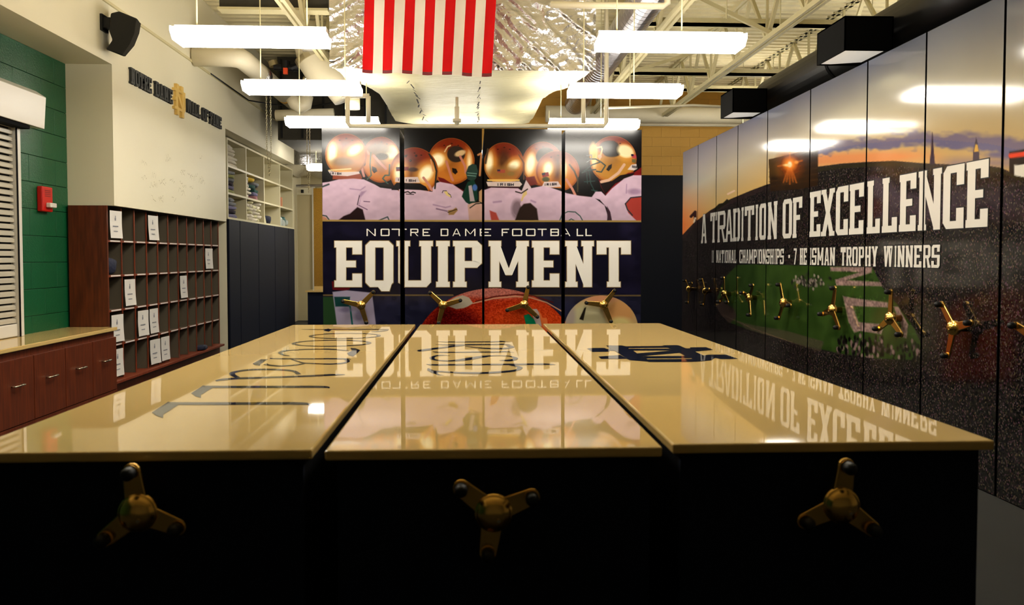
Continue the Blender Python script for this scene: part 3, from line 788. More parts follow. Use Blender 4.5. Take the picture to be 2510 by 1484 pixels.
IRISH = [(805 + 3, 423, 30, 5.4, 1), (973, 439.5, 48, 6, 3), (1217, 449.5, 44, 6.5, 0), (1333.5, 449, 32, 6, -2), (1549, 406.5, 12, 6, 2)]
for ui, (x0, x1, lab) in enumerate(EQ):
    a, b = P(x0, 500, y=YE), P(x1, 500, y=YE)
    u = empty('mobile_shelving_unit', (a.x, YE, 0)); tag(u, lab, 'shelving unit', 'mobile shelving units across the far end')
    MB().box((a.x + .004, YE + .02, .05), (b.x - .004, YE + 2.9, ZE)).build('carcass', M['gap'], u)
    box('carriage', (a.x + .03, YE + .06, 0), (b.x - .03, YE + 2.8, .05), M['black'], u)
    box('panel_edge', (a.x, YE + .001, .06), (b.x, YE + .02, ZE + .002), M['black'], u)
    # printed face
    nx = int((x1 - x0) * 1.15)
    zt = ZE
    ys = np.concatenate([np.linspace(zt, P(1100, 545, y=YE).z, 262), np.linspace(P(1100, 545, y=YE).z, P(1100, 685, y=YE).z, 40)[1:], np.linspace(P(1100, 685, y=YE).z, P(1100, 801, y=YE).z, 120)[1:], [.06]])
    xs = np.linspace(a.x, b.x, nx)
    GX, GZ = np.meshgrid(xs, ys)
    pts = np.stack([GX, np.full_like(GX, YE), GZ], -1)
    px, py = PIX(GX, np.full_like(GX, YE), GZ)
    pt = Paint(px, py, (16, 14, 32)); paint_huddle(pt)
    face = ink_grid('end_panel', pts, pt, M['ink_panel'], u, GAIN)
    for ch, l0, l1 in TITLE:
        w = (l1 - l0) / 113.0; ps = glyph(ch, w, .208 if ch not in 'MN' else .185, .14, .042, True, .1)
        ps = [[(l0 + x * 113, 704 - y * 113) for x, y in q] for q in ps]
        ps = [c for c in (clip(q, x0 + .6, x1 - .6) for q in ps) if c]
        if ps: flat_letters(face, 'title_letter', ps, 1.5, .0016, eq_conv, [M['letter'], M['letter_edge']])
    for ch, l0, l1 in SUB:
        w = (l1 - l0) / 18.0; ps = glyph(ch, w, .17, .15, 0, False, .1)
        ps = [[(l0 + x * 18, 579 - y * 18) for x, y in q] for q in ps]
        ps = [c for c in (clip(q, x0 + .6, x1 - .6) for q in ps) if c]
        if ps: flat_letters(face, 'subtitle_letter', ps, 0, .0016, eq_conv, [M['letter']])
    for tx, ty, tw, th, sl in IRISH:
        ps = []
        for k, ch in enumerate('IRISH'):
            lw = tw / 5.0
            for q in glyph(ch, lw * .8 / th, .26, .22, .0, False, .08):
                ps.append([(tx + k * lw + x * th, ty + th - y * th + sl * (k / 5.0 - .5)) for x, y in q])
        ps = [c for c in (clip(q, x0, x1) for q in ps) if c]
        if ps: flat_letters(face, 'collar_lettering', ps, 0, .0016, eq_conv, [M['navyink']])['kind'] = 'stuff'
    hub, tip = EQ_HUB[ui]
    h = P(*hub, y=YE - .08)
    ang = math.degrees(math.atan2(tip[0] - hub[0], hub[1] - tip[1]))
    add_handle(u, (h.x, YE, h.z), ang, 0, H_BIG)

# ------------------------------------------------------------------ stadium mural units along the right side
ZM = 3.285
SEAM = [1672, 1709, 1754, 1806, 1878, 1982, 2120, 2262, 2452, 2712]
YS = [P(s, 630, x=XR).y for s in SEAM]
HOR = [(1640, 610), (1672, 578), (1700, 548), (1740, 517), (1790, 489), (1840, 468), (1880, 453), (1940, 436), (2000, 410), (2060, 402), (2120, 398), (2190, 395), (2262, 401), (2330, 404), (2400, 404), (2452, 412), (2520, 440), (2800, 560)]
def paint_mural(p):
    X, Y = p.X, p.Y
    hy = np.interp(X, [h[0] for h in HOR], [h[1] for h in HOR])
    top = np.interp(X, [1672, 2262, 2510, 2800], [372, 75, -50, -200])
    t = np.clip((Y - top) / np.maximum(hy - top, 1), 0, 1)[:, None]
    r = np.clip((X - 1672) / 780, 0, 1)[:, None]
    up_ = np.array((132, 138, 172)) * (1 - r) + np.array((86, 95, 116)) * r
    md = np.array((200, 192, 176)) * (1 - r) + np.array((164, 154, 128)) * r
    lw = np.array((226, 186, 116)) * (1 - r) + np.array((186, 150, 92)) * r
    c = np.where(t < .55, up_ * (1 - t / .55) + md * (t / .55), md * (1 - (t - .55) / .45) + lw * ((t - .55) / .45))
    p.c[:] = c
    # cloud band and its glow over the stadium rim
    cl = vnoise(X / 34, Y / 12, 2) * .6 + vnoise(X / 11, Y / 7, 5) * .4
    cy_ = np.interp(X, [1990, 2120, 2260, 2420, 2520, 2700], [372, 352, 340, 352, 372, 420])
    band = np.clip(1 - np.abs(Y - cy_ - (cl - .5) * 26) / np.interp(X, [2000, 2150, 2300, 2450], [12, 20, 26, 34]), 0, 1) * (X > 2003)
    glow = np.clip(1 - np.abs(Y - np.interp(X, [2000, 2260, 2400, 2500], [392, 382, 392, 410])) / 24, 0, 1) * np.clip((2330 - X) / 160, 0, 1) * (X > 2003)
    m = np.clip(glow * 1.4, 0, 1)[:, None]; p.c = p.c * (1 - m) + np.array((216, 140, 88)) * m
    m = np.clip(band * 2.0, 0, 1)[:, None] * .92; cc = np.where(Y[:, None] < cy_[:, None], np.array((108, 96, 122)), np.array((94, 90, 128))); p.c = p.c * (1 - m) + cc * m
    m = np.clip(1 - np.abs(Y - 400) / 22, 0, 1) * np.clip((X - 2280) / 60, 0, 1) * (X < 2600); m = m[:, None] * .6; p.c = p.c * (1 - m) + np.array((118, 104, 138)) * m
    # distant glow left of the scoreboard, horizon lights
    m = (np.clip((1752 - X) / 80, 0, 1) * np.clip((Y - 440) / 110, 0, 1))[:, None]; p.c = p.c * (1 - m) + np.array((236, 128, 66)) * m
    # stands
    st = Y > hy
    ms = np.clip((Y - hy) / 2.5 + .5, 0, 1); p.c = p.c * (1 - ms[:, None]) + np.array((30, 24, 30)) * ms[:, None]; p.crowd = ms.copy()
    rim = np.abs(Y - hy - 7) < 5
    p.c[rim & (X > 2005)] = (44, 40, 22); p.crowd[rim & (X > 2005)] = .25
    p.c[rim & (X < 1880)] = (58, 40, 40); p.crowd[rim & (X < 1880)] = .4
    p.poly([(1748, 514), (1762, 500), (1772, 498), (1782, 488), (1790, 494), (1770, 508), (1752, 520)], (36, 32, 20), 2, crowd=0)
    p.line([(1694, 531), (1704, 520), (1704, 560)], 7, (56, 30, 30), 2); p.line([(1701, 545), (1704, 535)], 4, (240, 220, 190), 1.5)
    p.line([(1784, 476), (1800, 468)], 4, (250, 214, 190), 2)
    # spires
    p.poly([(2278, 404), (2282, 370), (2284, 330), (2286, 322), (2289, 372), (2292, 404)], (52, 36, 52), 1.5)
    p.poly([(2384, 400), (2385, 372), (2390, 350), (2393, 336), (2396, 350), (2400, 372), (2401, 400)], (62, 52, 66), 1.5); p.poly([(2387, 372), (2391, 354), (2396, 354), (2399, 372)], (206, 160, 70), 2)
    # scoreboard with the sun behind it
    p.poly([(1884, 391), (1940, 378), (2005, 358), (2005, 455), (1960, 464), (1888, 470)], (46, 30, 18), 1.5, crowd=0)
    for k in range(5): p.line([(1886, 410 + k * 12), (2004, 384 + k * 14)], 3, (74, 48, 24), 2, .6)
    p.ell(1936, 404, 30, 34, (150, 66, 20), 26, 0, .8); p.ell(1936, 402, 15, 15, (250, 140, 40), 12)
    for dx, dy in ((-16, 46), (0, 50), (16, 46), (0, -30), (-30, 6), (30, -8), (-8, 44), (8, 44)):
        p.line([(1936, 402), (1936 + dx, 402 + dy)], 3, (236, 126, 46), 4, .6)
    p.ell(1936, 403, 5, 7, (255, 246, 210), 4); p.ell(1930, 405, 9, 3, (255, 226, 160), 3); p.ell(1952, 398, 5, 4, (250, 160, 70), 4)
    # far right scoreboard
    p.poly([(2474, 372), (2700, 330), (2700, 500), (2474, 424)], (26, 20, 20), 2, crowd=0); p.line([(2478, 382), (2600, 366)], 12, (216, 60, 24), 3); p.poly([(2486, 405), (2600, 398), (2600, 450), (2486, 431)], (214, 210, 200), 2)
    # field
    G1 = (44, 66, 24)
    fld = [(1806, 650), (1840, 648), (2138, 654), (2164, 705), (2203, 750), (2239, 802), (2262, 850), (2240, 884), (2150, 880), (2060, 868), (1980, 850), (1912, 831), (1843, 811), (1788, 792), (1768, 772), (1754, 748), (1766, 706), (1780, 676)]
    p.poly(fld, G1, 3, crowd=0)
    i = np.nonzero((p.crowd < .5) & (Y > 640) & (X > 1740) & (X < 2300))[0]
    sh = vnoise(X[i] / 9, Y[i] / 30, 6) * .5 + vnoise(X[i] / 40, Y[i] / 20, 7) * .6 - .5
    p.c[i] += sh[:, None] * np.array((26, 30, 16))
    for k in range(9): p.line([(1840 + k * 40, 650), (1790 + k * 44, 650 + 130)], 1.5, (74, 92, 52), 2, .35)
    p.poly([(1754, 748), (1762, 732), (1800, 758), (1806, 776), (1788, 794), (1766, 772)], (84, 66, 58), 3, crowd=.35)
    p.poly([(1806, 788), (1850, 798), (1930, 812), (2020, 838), (2010, 862), (1912, 832), (1830, 808)], (80, 74, 56), 3, a=.8, crowd=.2)
    # band forming letters on the grass, players
    bp = (142, 116, 112)
    for q in ([(2035, 655), (2138, 654), (2136, 668), (2036, 665)], [(2120, 664), (2138, 668), (2066, 690), (2048, 694), (2048, 686)], [(2048, 686), (2160, 692), (2166, 702), (2050, 700)],
              [(2066, 726), (2082, 730), (2112, 810), (2094, 816), (2080, 790)], [(2068, 728), (2176, 742), (2176, 754), (2078, 750)], [(2190, 752), (2202, 752), (2226, 796), (2222, 830), (2208, 826), (2210, 800)], [(2104, 790), (2168, 796), (2160, 820), (2110, 812)]):
        p.poly(q, bp, 3)
        i = p._box(min(a[0] for a in q), min(a[1] for a in q), max(a[0] for a in q), max(a[1] for a in q))
        p.c[i] *= (.72 + .5 * vnoise(X[i] / 2.6, Y[i] / 4.5, 31))[:, None]
    for k in range(90):
        rr = random.Random(k); x, y = rr.gauss(1985, 22), rr.gauss(690, 8); v = rr.choice((30, 60, 120, 150)); p.ell(x, y, 2.0, 4, (v, v * .9, v * .85), 1.5)
    for k in range(150):
        rr = random.Random(1000 + k); x = rr.uniform(2050, 2260); y = 848 + (x - 2050) * .09 + rr.gauss(0, 14); v = rr.choice((8, 14, 20, 70, 130)); p.ell(x, y, 3, 6, (v, v * .8, v * .8), 2)
    p.line([(1772, 772), (1850, 808), (1990, 858), (2110, 880), (2300, 905)], 4, (110, 88, 72), 2.5, .7)
    p.line([(1928, 626), (1976, 628)], 3, (150, 104, 30), 2); p.line([(2344, 560), (2346, 600)], 4, (170, 90, 110), 2)

ML = [('A', 1718.6, 1732), ('T', 1740.8, 1757), ('R', 1758.6, 1778), ('A', 1778, 1795.7), ('D', 1796.5, 1813.5), ('I', 1815, 1824), ('T', 1825, 1848), ('I', 1849.5, 1859.4), ('O', 1861, 1878.7), ('N', 1881.6, 1904.7), ('O', 1918, 1941), ('F', 1942.5, 1965.5)]
ML2 = [('E', 1984, 2010.6), ('X', 2012, 2045), ('C', 2048, 2078), ('E', 2081, 2116), ('L', 2124, 2156), ('L', 2161, 2198), ('E', 2203, 2244), ('N', 2249, 2306), ('C', 2310, 2361), ('E', 2366, 2420)]
WORDS = [('11', 1744.7, 1750.5), ('NATIONAL', 1756, 1807.7), ('CHAMPIONSHIPS', 1813, 1923.4), ('.', 1933, 1937), ('7', 1946, 1954), ('HE', 1961, 1979.5), ('ISMAN', 1985, 2049), ('TROPHY', 2061, 2154), ('WINNERS', 2167, 2307.7)]
MLET = []
def mural_y(px): return P(px, 630, x=XR).y
for L_, zt in ((ML, 2.215), (ML2, 2.24)):
    for ch, a, b in L_: MLET.append((ch, mural_y(a), mural_y(b), 1.787, zt, True))
for wtxt, a, b in WORDS:
    ya, yb = mural_y(a), mural_y(b); n = len(wtxt)
    wt = [.5 if c in 'I1' else 1.3 if c in 'MW' else 1.0 for c in wtxt]; tot = sum(wt); pos = 0
    for c, g in zip(wtxt, wt):
        s0, s1 = pos / tot, (pos + g * .88) / tot; pos += g
        MLET.append((c, ya + (yb - ya) * s0, ya + (yb - ya) * s1, 1.503, 1.675, False))
MH = [((1688, 715), (1681, 695)), ((1728, 722), (1722, 695)), ((1775, 725), (1775, 688)), ((1836, 737), (1846, 708)), ((1920, 746), (1914, 708)), ((2040, 760), (2046, 716)), ((2182, 782), (2184, 725)), ((2337, 800), (2315, 755)), ((2545, 822), (2512, 800))]
MLAB = ['farthest mural unit of the stadium wall beside the mustard wall', 'mural unit carrying the first A of A TRADITION', 'mural unit with the R of TRADITION at the sunset rim',
        'mural unit with the letters DITIO over the edge of the field', 'mural unit printed with OF below the dark scoreboard edge', 'mural unit with the glowing scoreboard and EXC',
        'mural unit with LLE and the marching band on the grass', 'mural unit with the two spires above NCE', 'nearest mural unit cut off by the right edge of the picture']
def mu_conv(yv, z, d): return (XR - d, -yv, z)      # yv is -y so that letters read left to right
for ui in range(9):
    ya, yb = YS[ui], YS[ui + 1]          # far edge, near edge
    g = .012
    u = empty('mural_shelving_unit', (XR, yb, 0)); tag(u, MLAB[ui], 'shelving unit', 'stadium mural shelving units')
    box('carcass', (XR + .03, yb + g, .04), (XR + 3.3, ya - g, ZM), M['gap'], u)
    box('carriage', (XR + .08, yb + g + .02, 0), (XR + 3.2, ya - g - .02, .04), M['black'], u)
    box('panel_edge', (XR + .002, yb + g, .01), (XR + .03, ya - g, ZM + .002), M['black'], u)
    n = max(14, int((SEAM[ui + 1] - SEAM[ui]) / 1.9))
    pxs = np.linspace(SEAM[ui] + .5, SEAM[ui + 1] - .5, n)
    yv = np.clip(np.array([mural_y(s) for s in pxs]), yb + g, ya - g)
    yv[0], yv[-1] = ya - g, yb + g
    zs = np.linspace(ZM, .01, 420)
    GY, GZ = np.meshgrid(yv, zs)
    pts = np.stack([np.full_like(GY, XR), GY, GZ], -1)
    px, py = PIX(np.full_like(GY, XR), GY, GZ)
    pt = Paint(px, py, (0, 0, 0)); paint_mural(pt)
    face = ink_grid('end_panel', pts, pt, M['mural'], u, 1.0)
    for ch, y0, y1, z0, z1, big in MLET:
        H = z1 - z0; w = (y0 - y1) / H
        ps = glyph(ch, w, min(.2, w * .42) if big else min(.2, w * .36), .12 if big else .13, .03 if big else .025, True, .1)
        ps = [[(-y0 + x * H, z0 + y * H) for x, y in q] for q in ps]
        ps = [c for c in (clip(q, -(ya - g), -(yb + g)) for q in ps) if c]
        if ps: flat_letters(face, 'mural_letter', ps, .008, .0016, mu_conv, [M['letter'], M['gap']])
    hub, tip = MH[ui]
    hp, tp = P(*hub, x=XR - .085), P(*tip, x=XR - .085)
    ang = math.degrees(math.atan2(-(tp.y - hp.y), tp.z - hp.z))
    add_handle(u, (XR, hp.y, 1.09), ang, -math.pi / 2, H_BIG)

# ------------------------------------------------------------------ the three counter-topped mobile cabinets
ZT = .965
TABS = [(-1.63, -.513, 2.70, 7.70, (338, 1258), -8, 'left mobile island with FOOTBALL lettered on its gold top'),
        (-.47, .622, 2.68, 7.68, (1210, 1258), -52, 'middle mobile island with IRISH lettered on its gold top'),
        (.665, 1.765, 2.72, 7.73, (2062, 1240), 7, 'right mobile island with the ND monogram on its gold top')]
tops = []
for xa, xb, ya, yb, hub, ang, lab in TABS:
    u = empty('mobile_island', ((xa + xb) / 2, ya, 0)); tag(u, lab, 'island', 'gold-topped mobile islands')
    box('carcass', (xa + .045, ya + .06, .03), (xb - .045, yb - .06, ZT - .034), M['gap'], u)
    box('carriage', (xa + .06, ya + .1, 0), (xb - .06, yb - .1, .03), M['black'], u)
    box('front_panel', (xa + .035, ya + .03, .02), (xb - .035, ya + .06, ZT - .034), M['navy'], u, bevel=.003)
    box('end_panel', (xa + .035, yb - .06, .02), (xb - .035, yb - .03, ZT - .034), M['navy'], u, bevel=.003)
    tops.append(MB().box((xa, ya, ZT - .034), (xb, yb, ZT)).build('worktop', M['top'], u, bevel=.007))
    h = P(*hub, y=ya - .06)
    add_handle(u, (h.x, ya + .03, h.z), ang, 0, H_SMALL)

# ---- calligraphic inlays, traced on the tops
def stroke(parent, name, segs, z=ZT + .0012):
    """each seg: list of (px, py, thick_x, thick_y) along the pen path, in photo pixels lying on the top"""
    mb = MB()
    for seg in segs:
        n = len(seg); Lp, Rp = [], []; z += .00012
        for i in range(n):
            a, b = seg[max(i - 1, 0)], seg[min(i + 1, n - 1)]
            dx, dy = (b[0] - a[0]), (b[1] - a[1]) * 4.0      # undo most of the foreshortening
            l = math.hypot(dx, dy) or 1; nx, ny = -dy / l, dx / l
            x, y, tx, ty = seg[i]
            Lp.append(P(x + nx * tx / 2, y + ny * ty / 2, z=z)); Rp.append(P(x - nx * tx / 2, y - ny * ty / 2, z=z))
        mb.grid([Lp, Rp])
    return mb.build(name, M['navyink'], parent, normals=False)

def smooth_path(pts, k=6):
    out = []
    n = len(pts)
    for i in range(n - 1):
        p0, p1, p2, p3 = pts[max(i - 1, 0)], pts[i], pts[i + 1], pts[min(i + 2, n - 1)]
        for j in range(k):
            t = j / k
            out.append(tuple(.5 * (2 * b + (c - a) * t + (2 * a - 5 * b + 4 * c - d) * t * t + (3 * b - a - 3 * c + d) * t ** 3) for a, b, c, d in zip(p0, p1, p2, p3)))
    out.append(pts[-1]); return out
def ring_path(cx, cy, rx, ry, tx, ty, slope=0, n=48):
    return [(cx + rx * math.cos(2 * math.pi * k / n), cy + ry * math.sin(2 * math.pi * k / n) + slope * math.cos(2 * math.pi * k / n), tx, ty) for k in range(n + 1)]
def fill(parent, name, polys, z=ZT + .0012):
    mb = MB()
    for i, q in enumerate(polys): mb.add([P(x, y, z=z + i * .00012) for x, y in q], [tuple(range(len(q)))])
    return mb.build(name, M['navyink'], parent, normals=False)
def c1(x, y): return (700 + x / 8.367, 790 + y / 8.367)      # crops used for tracing
def c2(x, y): return (360 + x / 5.02, 880 + y / 5.02)
def c3(x, y): return (1000 + x / 6.605, 820 + y / 6.605)
def c4(x, y): return (1420 + x / 5.976, 830 + y / 5.976)
def S(f, pts, sc): return smooth_path([f(a, b) + (tx, ty) for a, b, tx, ty in pts])
T0, T1, T2 = tops
stroke(T0, 'inlay_letter', [S(c1, [(330,146,2,.5),(600,150,3,1.4),(1200,148,3,1.4),(2110,148,3,1.6)], 0), S(c1, [(2110,150,2,1.0),(2050,172,6,2.2),(1900,190,4,1.9),(1760,193,2,.6)], 0)])
fill(T0, 'inlay_serif', [[c1(780,172), c1(872,130), c1(945,156), c1(890,196)]])
stroke(T0, 'inlay_letter', [ring_path(*c1(1215,283), 84, 6.3, 9, 1.5, -1)])
stroke(T0, 'inlay_letter', [ring_path(*c1(945,433), 93, 7.4, 10, 1.7, -1)])
stroke(T0, 'inlay_letter', [S(c1, [(80,690,3,1),(-60,670,6,2),(-110,620,10,2.4),(20,585,6,2.2),(400,560,4,2.2),(900,556,4,2.2),(1300,588,4,1.6)], 0)])
fill(T0, 'inlay_serif', [[c1(1330,530), c1(1440,540), c1(1530,575), c1(1470,640), c1(1385,705), c1(1290,680), c1(1262,632), c1(1360,590)]])
stroke(T0, 'inlay_letter', [S(c1, [(-320,745,4,2),(0,752,4,2.4),(600,752,4,2.6),(1200,752,5,2.4),(1340,766,3,.6)], 0),
                            S(c1, [(1225,760,8,2.5),(1280,800,10,3),(1180,840,8,2.8),(900,860,5,2.6),(600,850,5,2.4),(380,838,5,2.4),(200,790,4,2.2),(120,762,4,2)], 0),
                            S(c1, [(390,846,5,2.4),(200,880,5,2.6),(-120,900,6,2.8),(-330,882,10,3),(-420,860,14,4)], 0)])
fill(T0, 'inlay_serif', [[c2(1300,60), c2(1400,5), c2(1490,5), c2(1400,62), c2(1392,84), c2(1330,78)]])
stroke(T0, 'inlay_letter', [S(c2, [(1870,190,12,3),(1800,150,10,3.4),(1600,133,6,3.6),(1300,133,6,3.6),(1090,160,12,3.6),(1050,190,14,4),(1120,230,12,4)], 0),
                            S(c2, [(2440,195,4,.6),(2300,196,8,3.8),(1900,215,6,3.8),(1400,232,6,4),(1100,242,6,4.2),(920,256,6,4.6),(850,272,6,3.6)], 0)])
stroke(T0, 'inlay_letter', [S(c2, [(2240,362,3,.6),(2160,345,6,4.6),(1500,345,6,5),(800,345,6,5),(700,335,6,4)], 0)])
fill(T0, 'inlay_serif', [[c2(545,425), c2(690,328), c2(830,345), c2(720,410), c2(665,445), c2(665,480), c2(600,462)]])
stroke(T0, 'inlay_letter', [S(c2, [(1995,575,3,.6),(1920,550,6,6),(1200,550,6,6.2),(400,550,6,6),(270,538,6,4)], 0)])
fill(T0, 'inlay_serif', [[c2(62,660), c2(262,528), c2(400,560), c2(290,630), c2(200,690), c2(200,728), c2(120,700)]])
# middle: IRISH
stroke(T1, 'inlay_letter', [S(c3, [(460,118,3,.4),(700,123,4,1.8),(1300,121,4,2),(1500,115,5,2.6),(1650,124,3,.3)], 0)])
stroke(T1, 'inlay_letter', [S(c3, [(440,162,3,.4),(700,170,4,2.2),(1300,165,4,2.4),(1560,162,4,2.2),(1670,174,3,.3)], 0),
                            S(c3, [(1600,180,6,1.6),(1685,205,12,3),(1560,228,8,3),(1300,228,5,2.6),(1080,212,4,1.8),(920,190,3,.8)], 0),
                            S(c3, [(900,178,4,2),(700,196,6,3.6),(450,228,6,4),(200,262,8,5),(155,268,4,1.5)], 0)])
stroke(T1, 'inlay_letter', [S(c3, [(400,278,3,.4),(520,290,4,2.2),(1000,288,4,2.3),(1450,285,4,2.4),(1570,278,4,2.6),(1720,294,3,.3)], 0)])
stroke(T1, 'inlay_letter', [S(c3, [(680,346,3,.4),(540,338,5,2),(430,356,9,3),(390,386,12,3.4),(450,415,8,2.4),(640,430,5,2.2),(800,420,6,4),(1000,395,7,7),(1200,362,6,5),(1400,346,4,1.8),(1600,350,4,1.5),(1720,372,9,2.6),(1740,395,12,3.4),(1660,420,9,4.6),(1480,422,3,.4)], 0)])
stroke(T1, 'inlay_letter', [S(c3, [(295,483,3,.4),(440,494,5,3.4),(1000,490,5,3.4),(1700,486,5,3.4),(2220,483,5,3.4),(2400,494,3,.3)], 0),
                            S(c3, [(1640,496,4,1.6),(1780,520,10,3),(1810,550,13,3.6),(1700,590,8,4.2),(1300,622,6,4.6),(900,624,5,4),(620,608,5,3),(440,598,5,3)], 0)])
fill(T1, 'inlay_serif', [[c3(322,545), c3(420,585), c3(500,600), c3(480,628), c3(510,650), c3(585,665), c3(480,655), c3(380,620), c3(312,582)]])
# right: interlocked monogram
fill(T2, 'inlay_monogram', [[c4(*q) for q in poly] for poly in (
    [(110,143),(365,138),(400,155),(440,155),(440,195),(190,198)], [(390,155),(470,155),(520,180),(430,180)],
    [(390,103),(635,103),(680,118),(720,145),(790,180),(850,220),(920,260),(990,300),(1010,340),(740,318),(610,240),(520,180),(455,152)],
    [(640,116),(1230,110),(1300,136),(690,140)], [(700,150),(1310,150),(1380,175),(760,178)],
    [(840,220),(1380,176),(1470,210),(920,258)],
    [(280,266),(600,242),(740,318),(690,298),(320,298)],
    [(920,260),(1560,256),(1640,288),(980,292)], [(980,305),(1650,300),(1700,335),(1020,342),(990,335)],
    [(1215,100),(1450,98),(1560,145),(1640,145),(1700,195),(1830,255),(1940,270),(1930,315),(1780,332),(1690,336),(1640,286),(1550,255),(1470,210),(1380,176),(1300,136)],
    [(1615,130),(1860,128),(1960,165),(1690,190),(1640,150)],
    [(1800,255),(1890,238),(2150,236),(2320,298),(2070,300),(1990,282),(1930,315),(1800,330)])])
stroke(T2, 'inlay_monogram', [S(c4, [(1010,340,4,2),(1300,338,4,2.6),(1700,334,4,2.6),(1930,312,6,3)], 0)])

# ------------------------------------------------------------------ pendant fluorescent fixtures
def pendant(cx, y0, lab, w=1.175, d=.33, z=3.275, wires=True, wtop=5.1):
    u = empty('pendant_light', (cx, y0, z)); tag(u, lab, 'light', 'fluorescent pendant lights')
    pr = [(y0 + .06, z), (y0 + d - .02, z), (y0 + d, z + .03), (y0 + d, z + .07), (y0, z + .085), (y0, z + .05)]
    MB().prism(pr, 'x', cx - w / 2 + .012, cx + w / 2 - .012).build('lens', M['lens'], u)
    for sx in (-1, 1):
        a = cx + sx * w / 2
        MB().prism([(y, zz + (.004 if zz > z + .04 else -.002)) for y, zz in pr], 'x', a - .012 if sx > 0 else a, a if sx > 0 else a + .012).build('end_cap', M['lens'], u)
    box('housing', (cx - w / 2, y0 + .11, z + .087), (cx + w / 2, y0 + d - .11, z + .125), M['white'], u)
    if wires:
        for xo in (-.43, .43 if cx < 0 else .1):
            MB().tube([(cx + xo, y0 + d / 2, z + .12), (cx + xo, y0 + d / 2, wtop if -1.75 < cx + xo < 1.55 or y0 > 15 else ZC)], .006, 6).build('hanger_wire', M['steel_cream'], u)
    return u
for yy, nm in ((6.62, 'nearest visible'), (8.62, 'middle'), (10.85, 'far')):
    pendant(-1.785 if yy > 10 else -1.728, yy, nm + ' lit fluorescent pendant on the left of the duct', wtop=3.84 if yy > 10 else ZC)
    pendant(1.61, yy, nm + ' lit fluorescent pendant on the right of the duct', wtop=3.84 if yy > 10 else ZC)
pendant(-1.79, 4.55, 'added unseen lit fluorescent pendant overhead of the left island'); pendant(1.63, 4.55, 'added unseen lit fluorescent pendant overhead of the right island')  # pair above the view, added to light the islands and near walls
pendant(1.63, 12.75, 'lit fluorescent pendant hidden behind the shelving, mirrored in the mural', wtop=3.84)
pendant(P(750, 410, y=16.3).x + .61, 16.2, 'small distant lit fixture beside the hanging chain', z=P(750, 418, y=16.4).z, wtop=3.62)
pendant(5.2, 14.4, 'added unseen lit fluorescent pendant brightening the mustard wall from over the shelving', z=3.7)  # unseen lamp added to brighten the mustard wall
pendant(5.6, 10.5, 'added unseen lit fluorescent pendant over the middle of the mural shelving', z=3.7)  # unseen lamp added to brighten the ceiling on the right
pendant(-.2, 14.2, 'lit fluorescent pendant near the mustard wall, hidden behind the shelving', wtop=3.84)
pendant(-2.0, 19.4, 'added unseen lit fluorescent pendant brightening the far corridor behind the shelving', wtop=3.5)  # out of view, added to brighten the corridor

# ------------------------------------------------------------------ foil-wrapped duct and flag
YD, ZD = 10.35, 3.87
xl, xr = P(808, 100, y=YD).x, P(1460, 100, y=YD).x
duct = empty('foil_wrapped_duct', ((xl + xr) / 2, YD, ZD)); tag(duct, 'wide foil-wrapped air duct hanging behind the striped flag', 'duct')
nu, nv = 220, 90
u_, v_ = np.meshgrid(np.linspace(0, 1, nu), np.linspace(0, 1, nv))
fx, fz = xl + (xr - xl) * u_, ZD + (5.06 - ZD) * v_
# wrinkles fan out from the lower right and from the flag edge
th = np.where(u_ > .55, -.75, .6)
a_ = fx * np.cos(th) + fz * np.sin(th); b_ = -fx * np.sin(th) + fz * np.cos(th)
rid = 1 - np.abs(2 * vnoise(a_ * 2.3 + 1.3 * vnoise(fx * 3, fz * 3, 51), b_ * 13, 52) - 1)
rid2 = 1 - np.abs(2 * vnoise(fx * 9, fz * 16, 53) - 1)
amp = np.clip(.25 + 1.1 * np.abs(u_ - .35) + .5 * (v_ < .12), .2, 1)
dep = (rid ** 2 * .045 + rid2 ** 3 * .016) * amp
MB().grid(np.stack([fx, YD - dep, fz], -1).tolist()).build('front_wrap', M['foil'], duct, smooth=True)
LP = [(812, 171), (850, 205), (874, 214), (900, 222), (930, 240), (946, 262), (958, 286), (970, 306)]
RP_ = [(1462, 168), (1432, 200), (1400, 222), (1356, 236), (1330, 252), (1318, 275), (1308, 296), (1298, 306)]
L3 = [P(x, y, z=ZD) for x, y in LP]; R3 = [P(x, y, z=ZD) for x, y in RP_]
L3[0].y = R3[0].y = YD
ys_ = np.linspace(YD, 14.6, 46)
rows_, lw_, rw_ = [], [], []
for k, yv in enumerate(ys_):
    xa = float(np.interp(yv, [p.y for p in L3], [p.x for p in L3])); xb = float(np.interp(yv, [p.y for p in R3], [p.x for p in R3]))
    t = np.linspace(0, 1, 60); xx = xa + (xb - xa) * t
    zz = ZD + .03 * (vnoise(xx * 1.2, np.full(60, yv * 3.5), 61) - .5) + .012 * vnoise(xx * 6, np.full(60, yv * 14), 62) + .05 * (np.abs(t - .5) * 2) ** 6
    rows_.append([(float(x), float(yv), float(z)) for x, z in zip(xx, zz)])
    lw_.append([(xa, yv, float(zz[0])), (xa + .02, yv, 5.06)]); rw_.append([(xb, yv, float(zz[-1])), (xb - .02, yv, 5.06)])
MB().grid(rows_).build('underside', M['foil_under'], duct, smooth=True)
MB().grid(lw_).build('side_wrap', M['foil'], duct); MB().grid(rw_).build('side_wrap', M['foil'], duct)
MB().box((xl, YD + .02, ZD + .06), (xr, YD + .1, 5.05)).build('core', M['spiral'], duct)
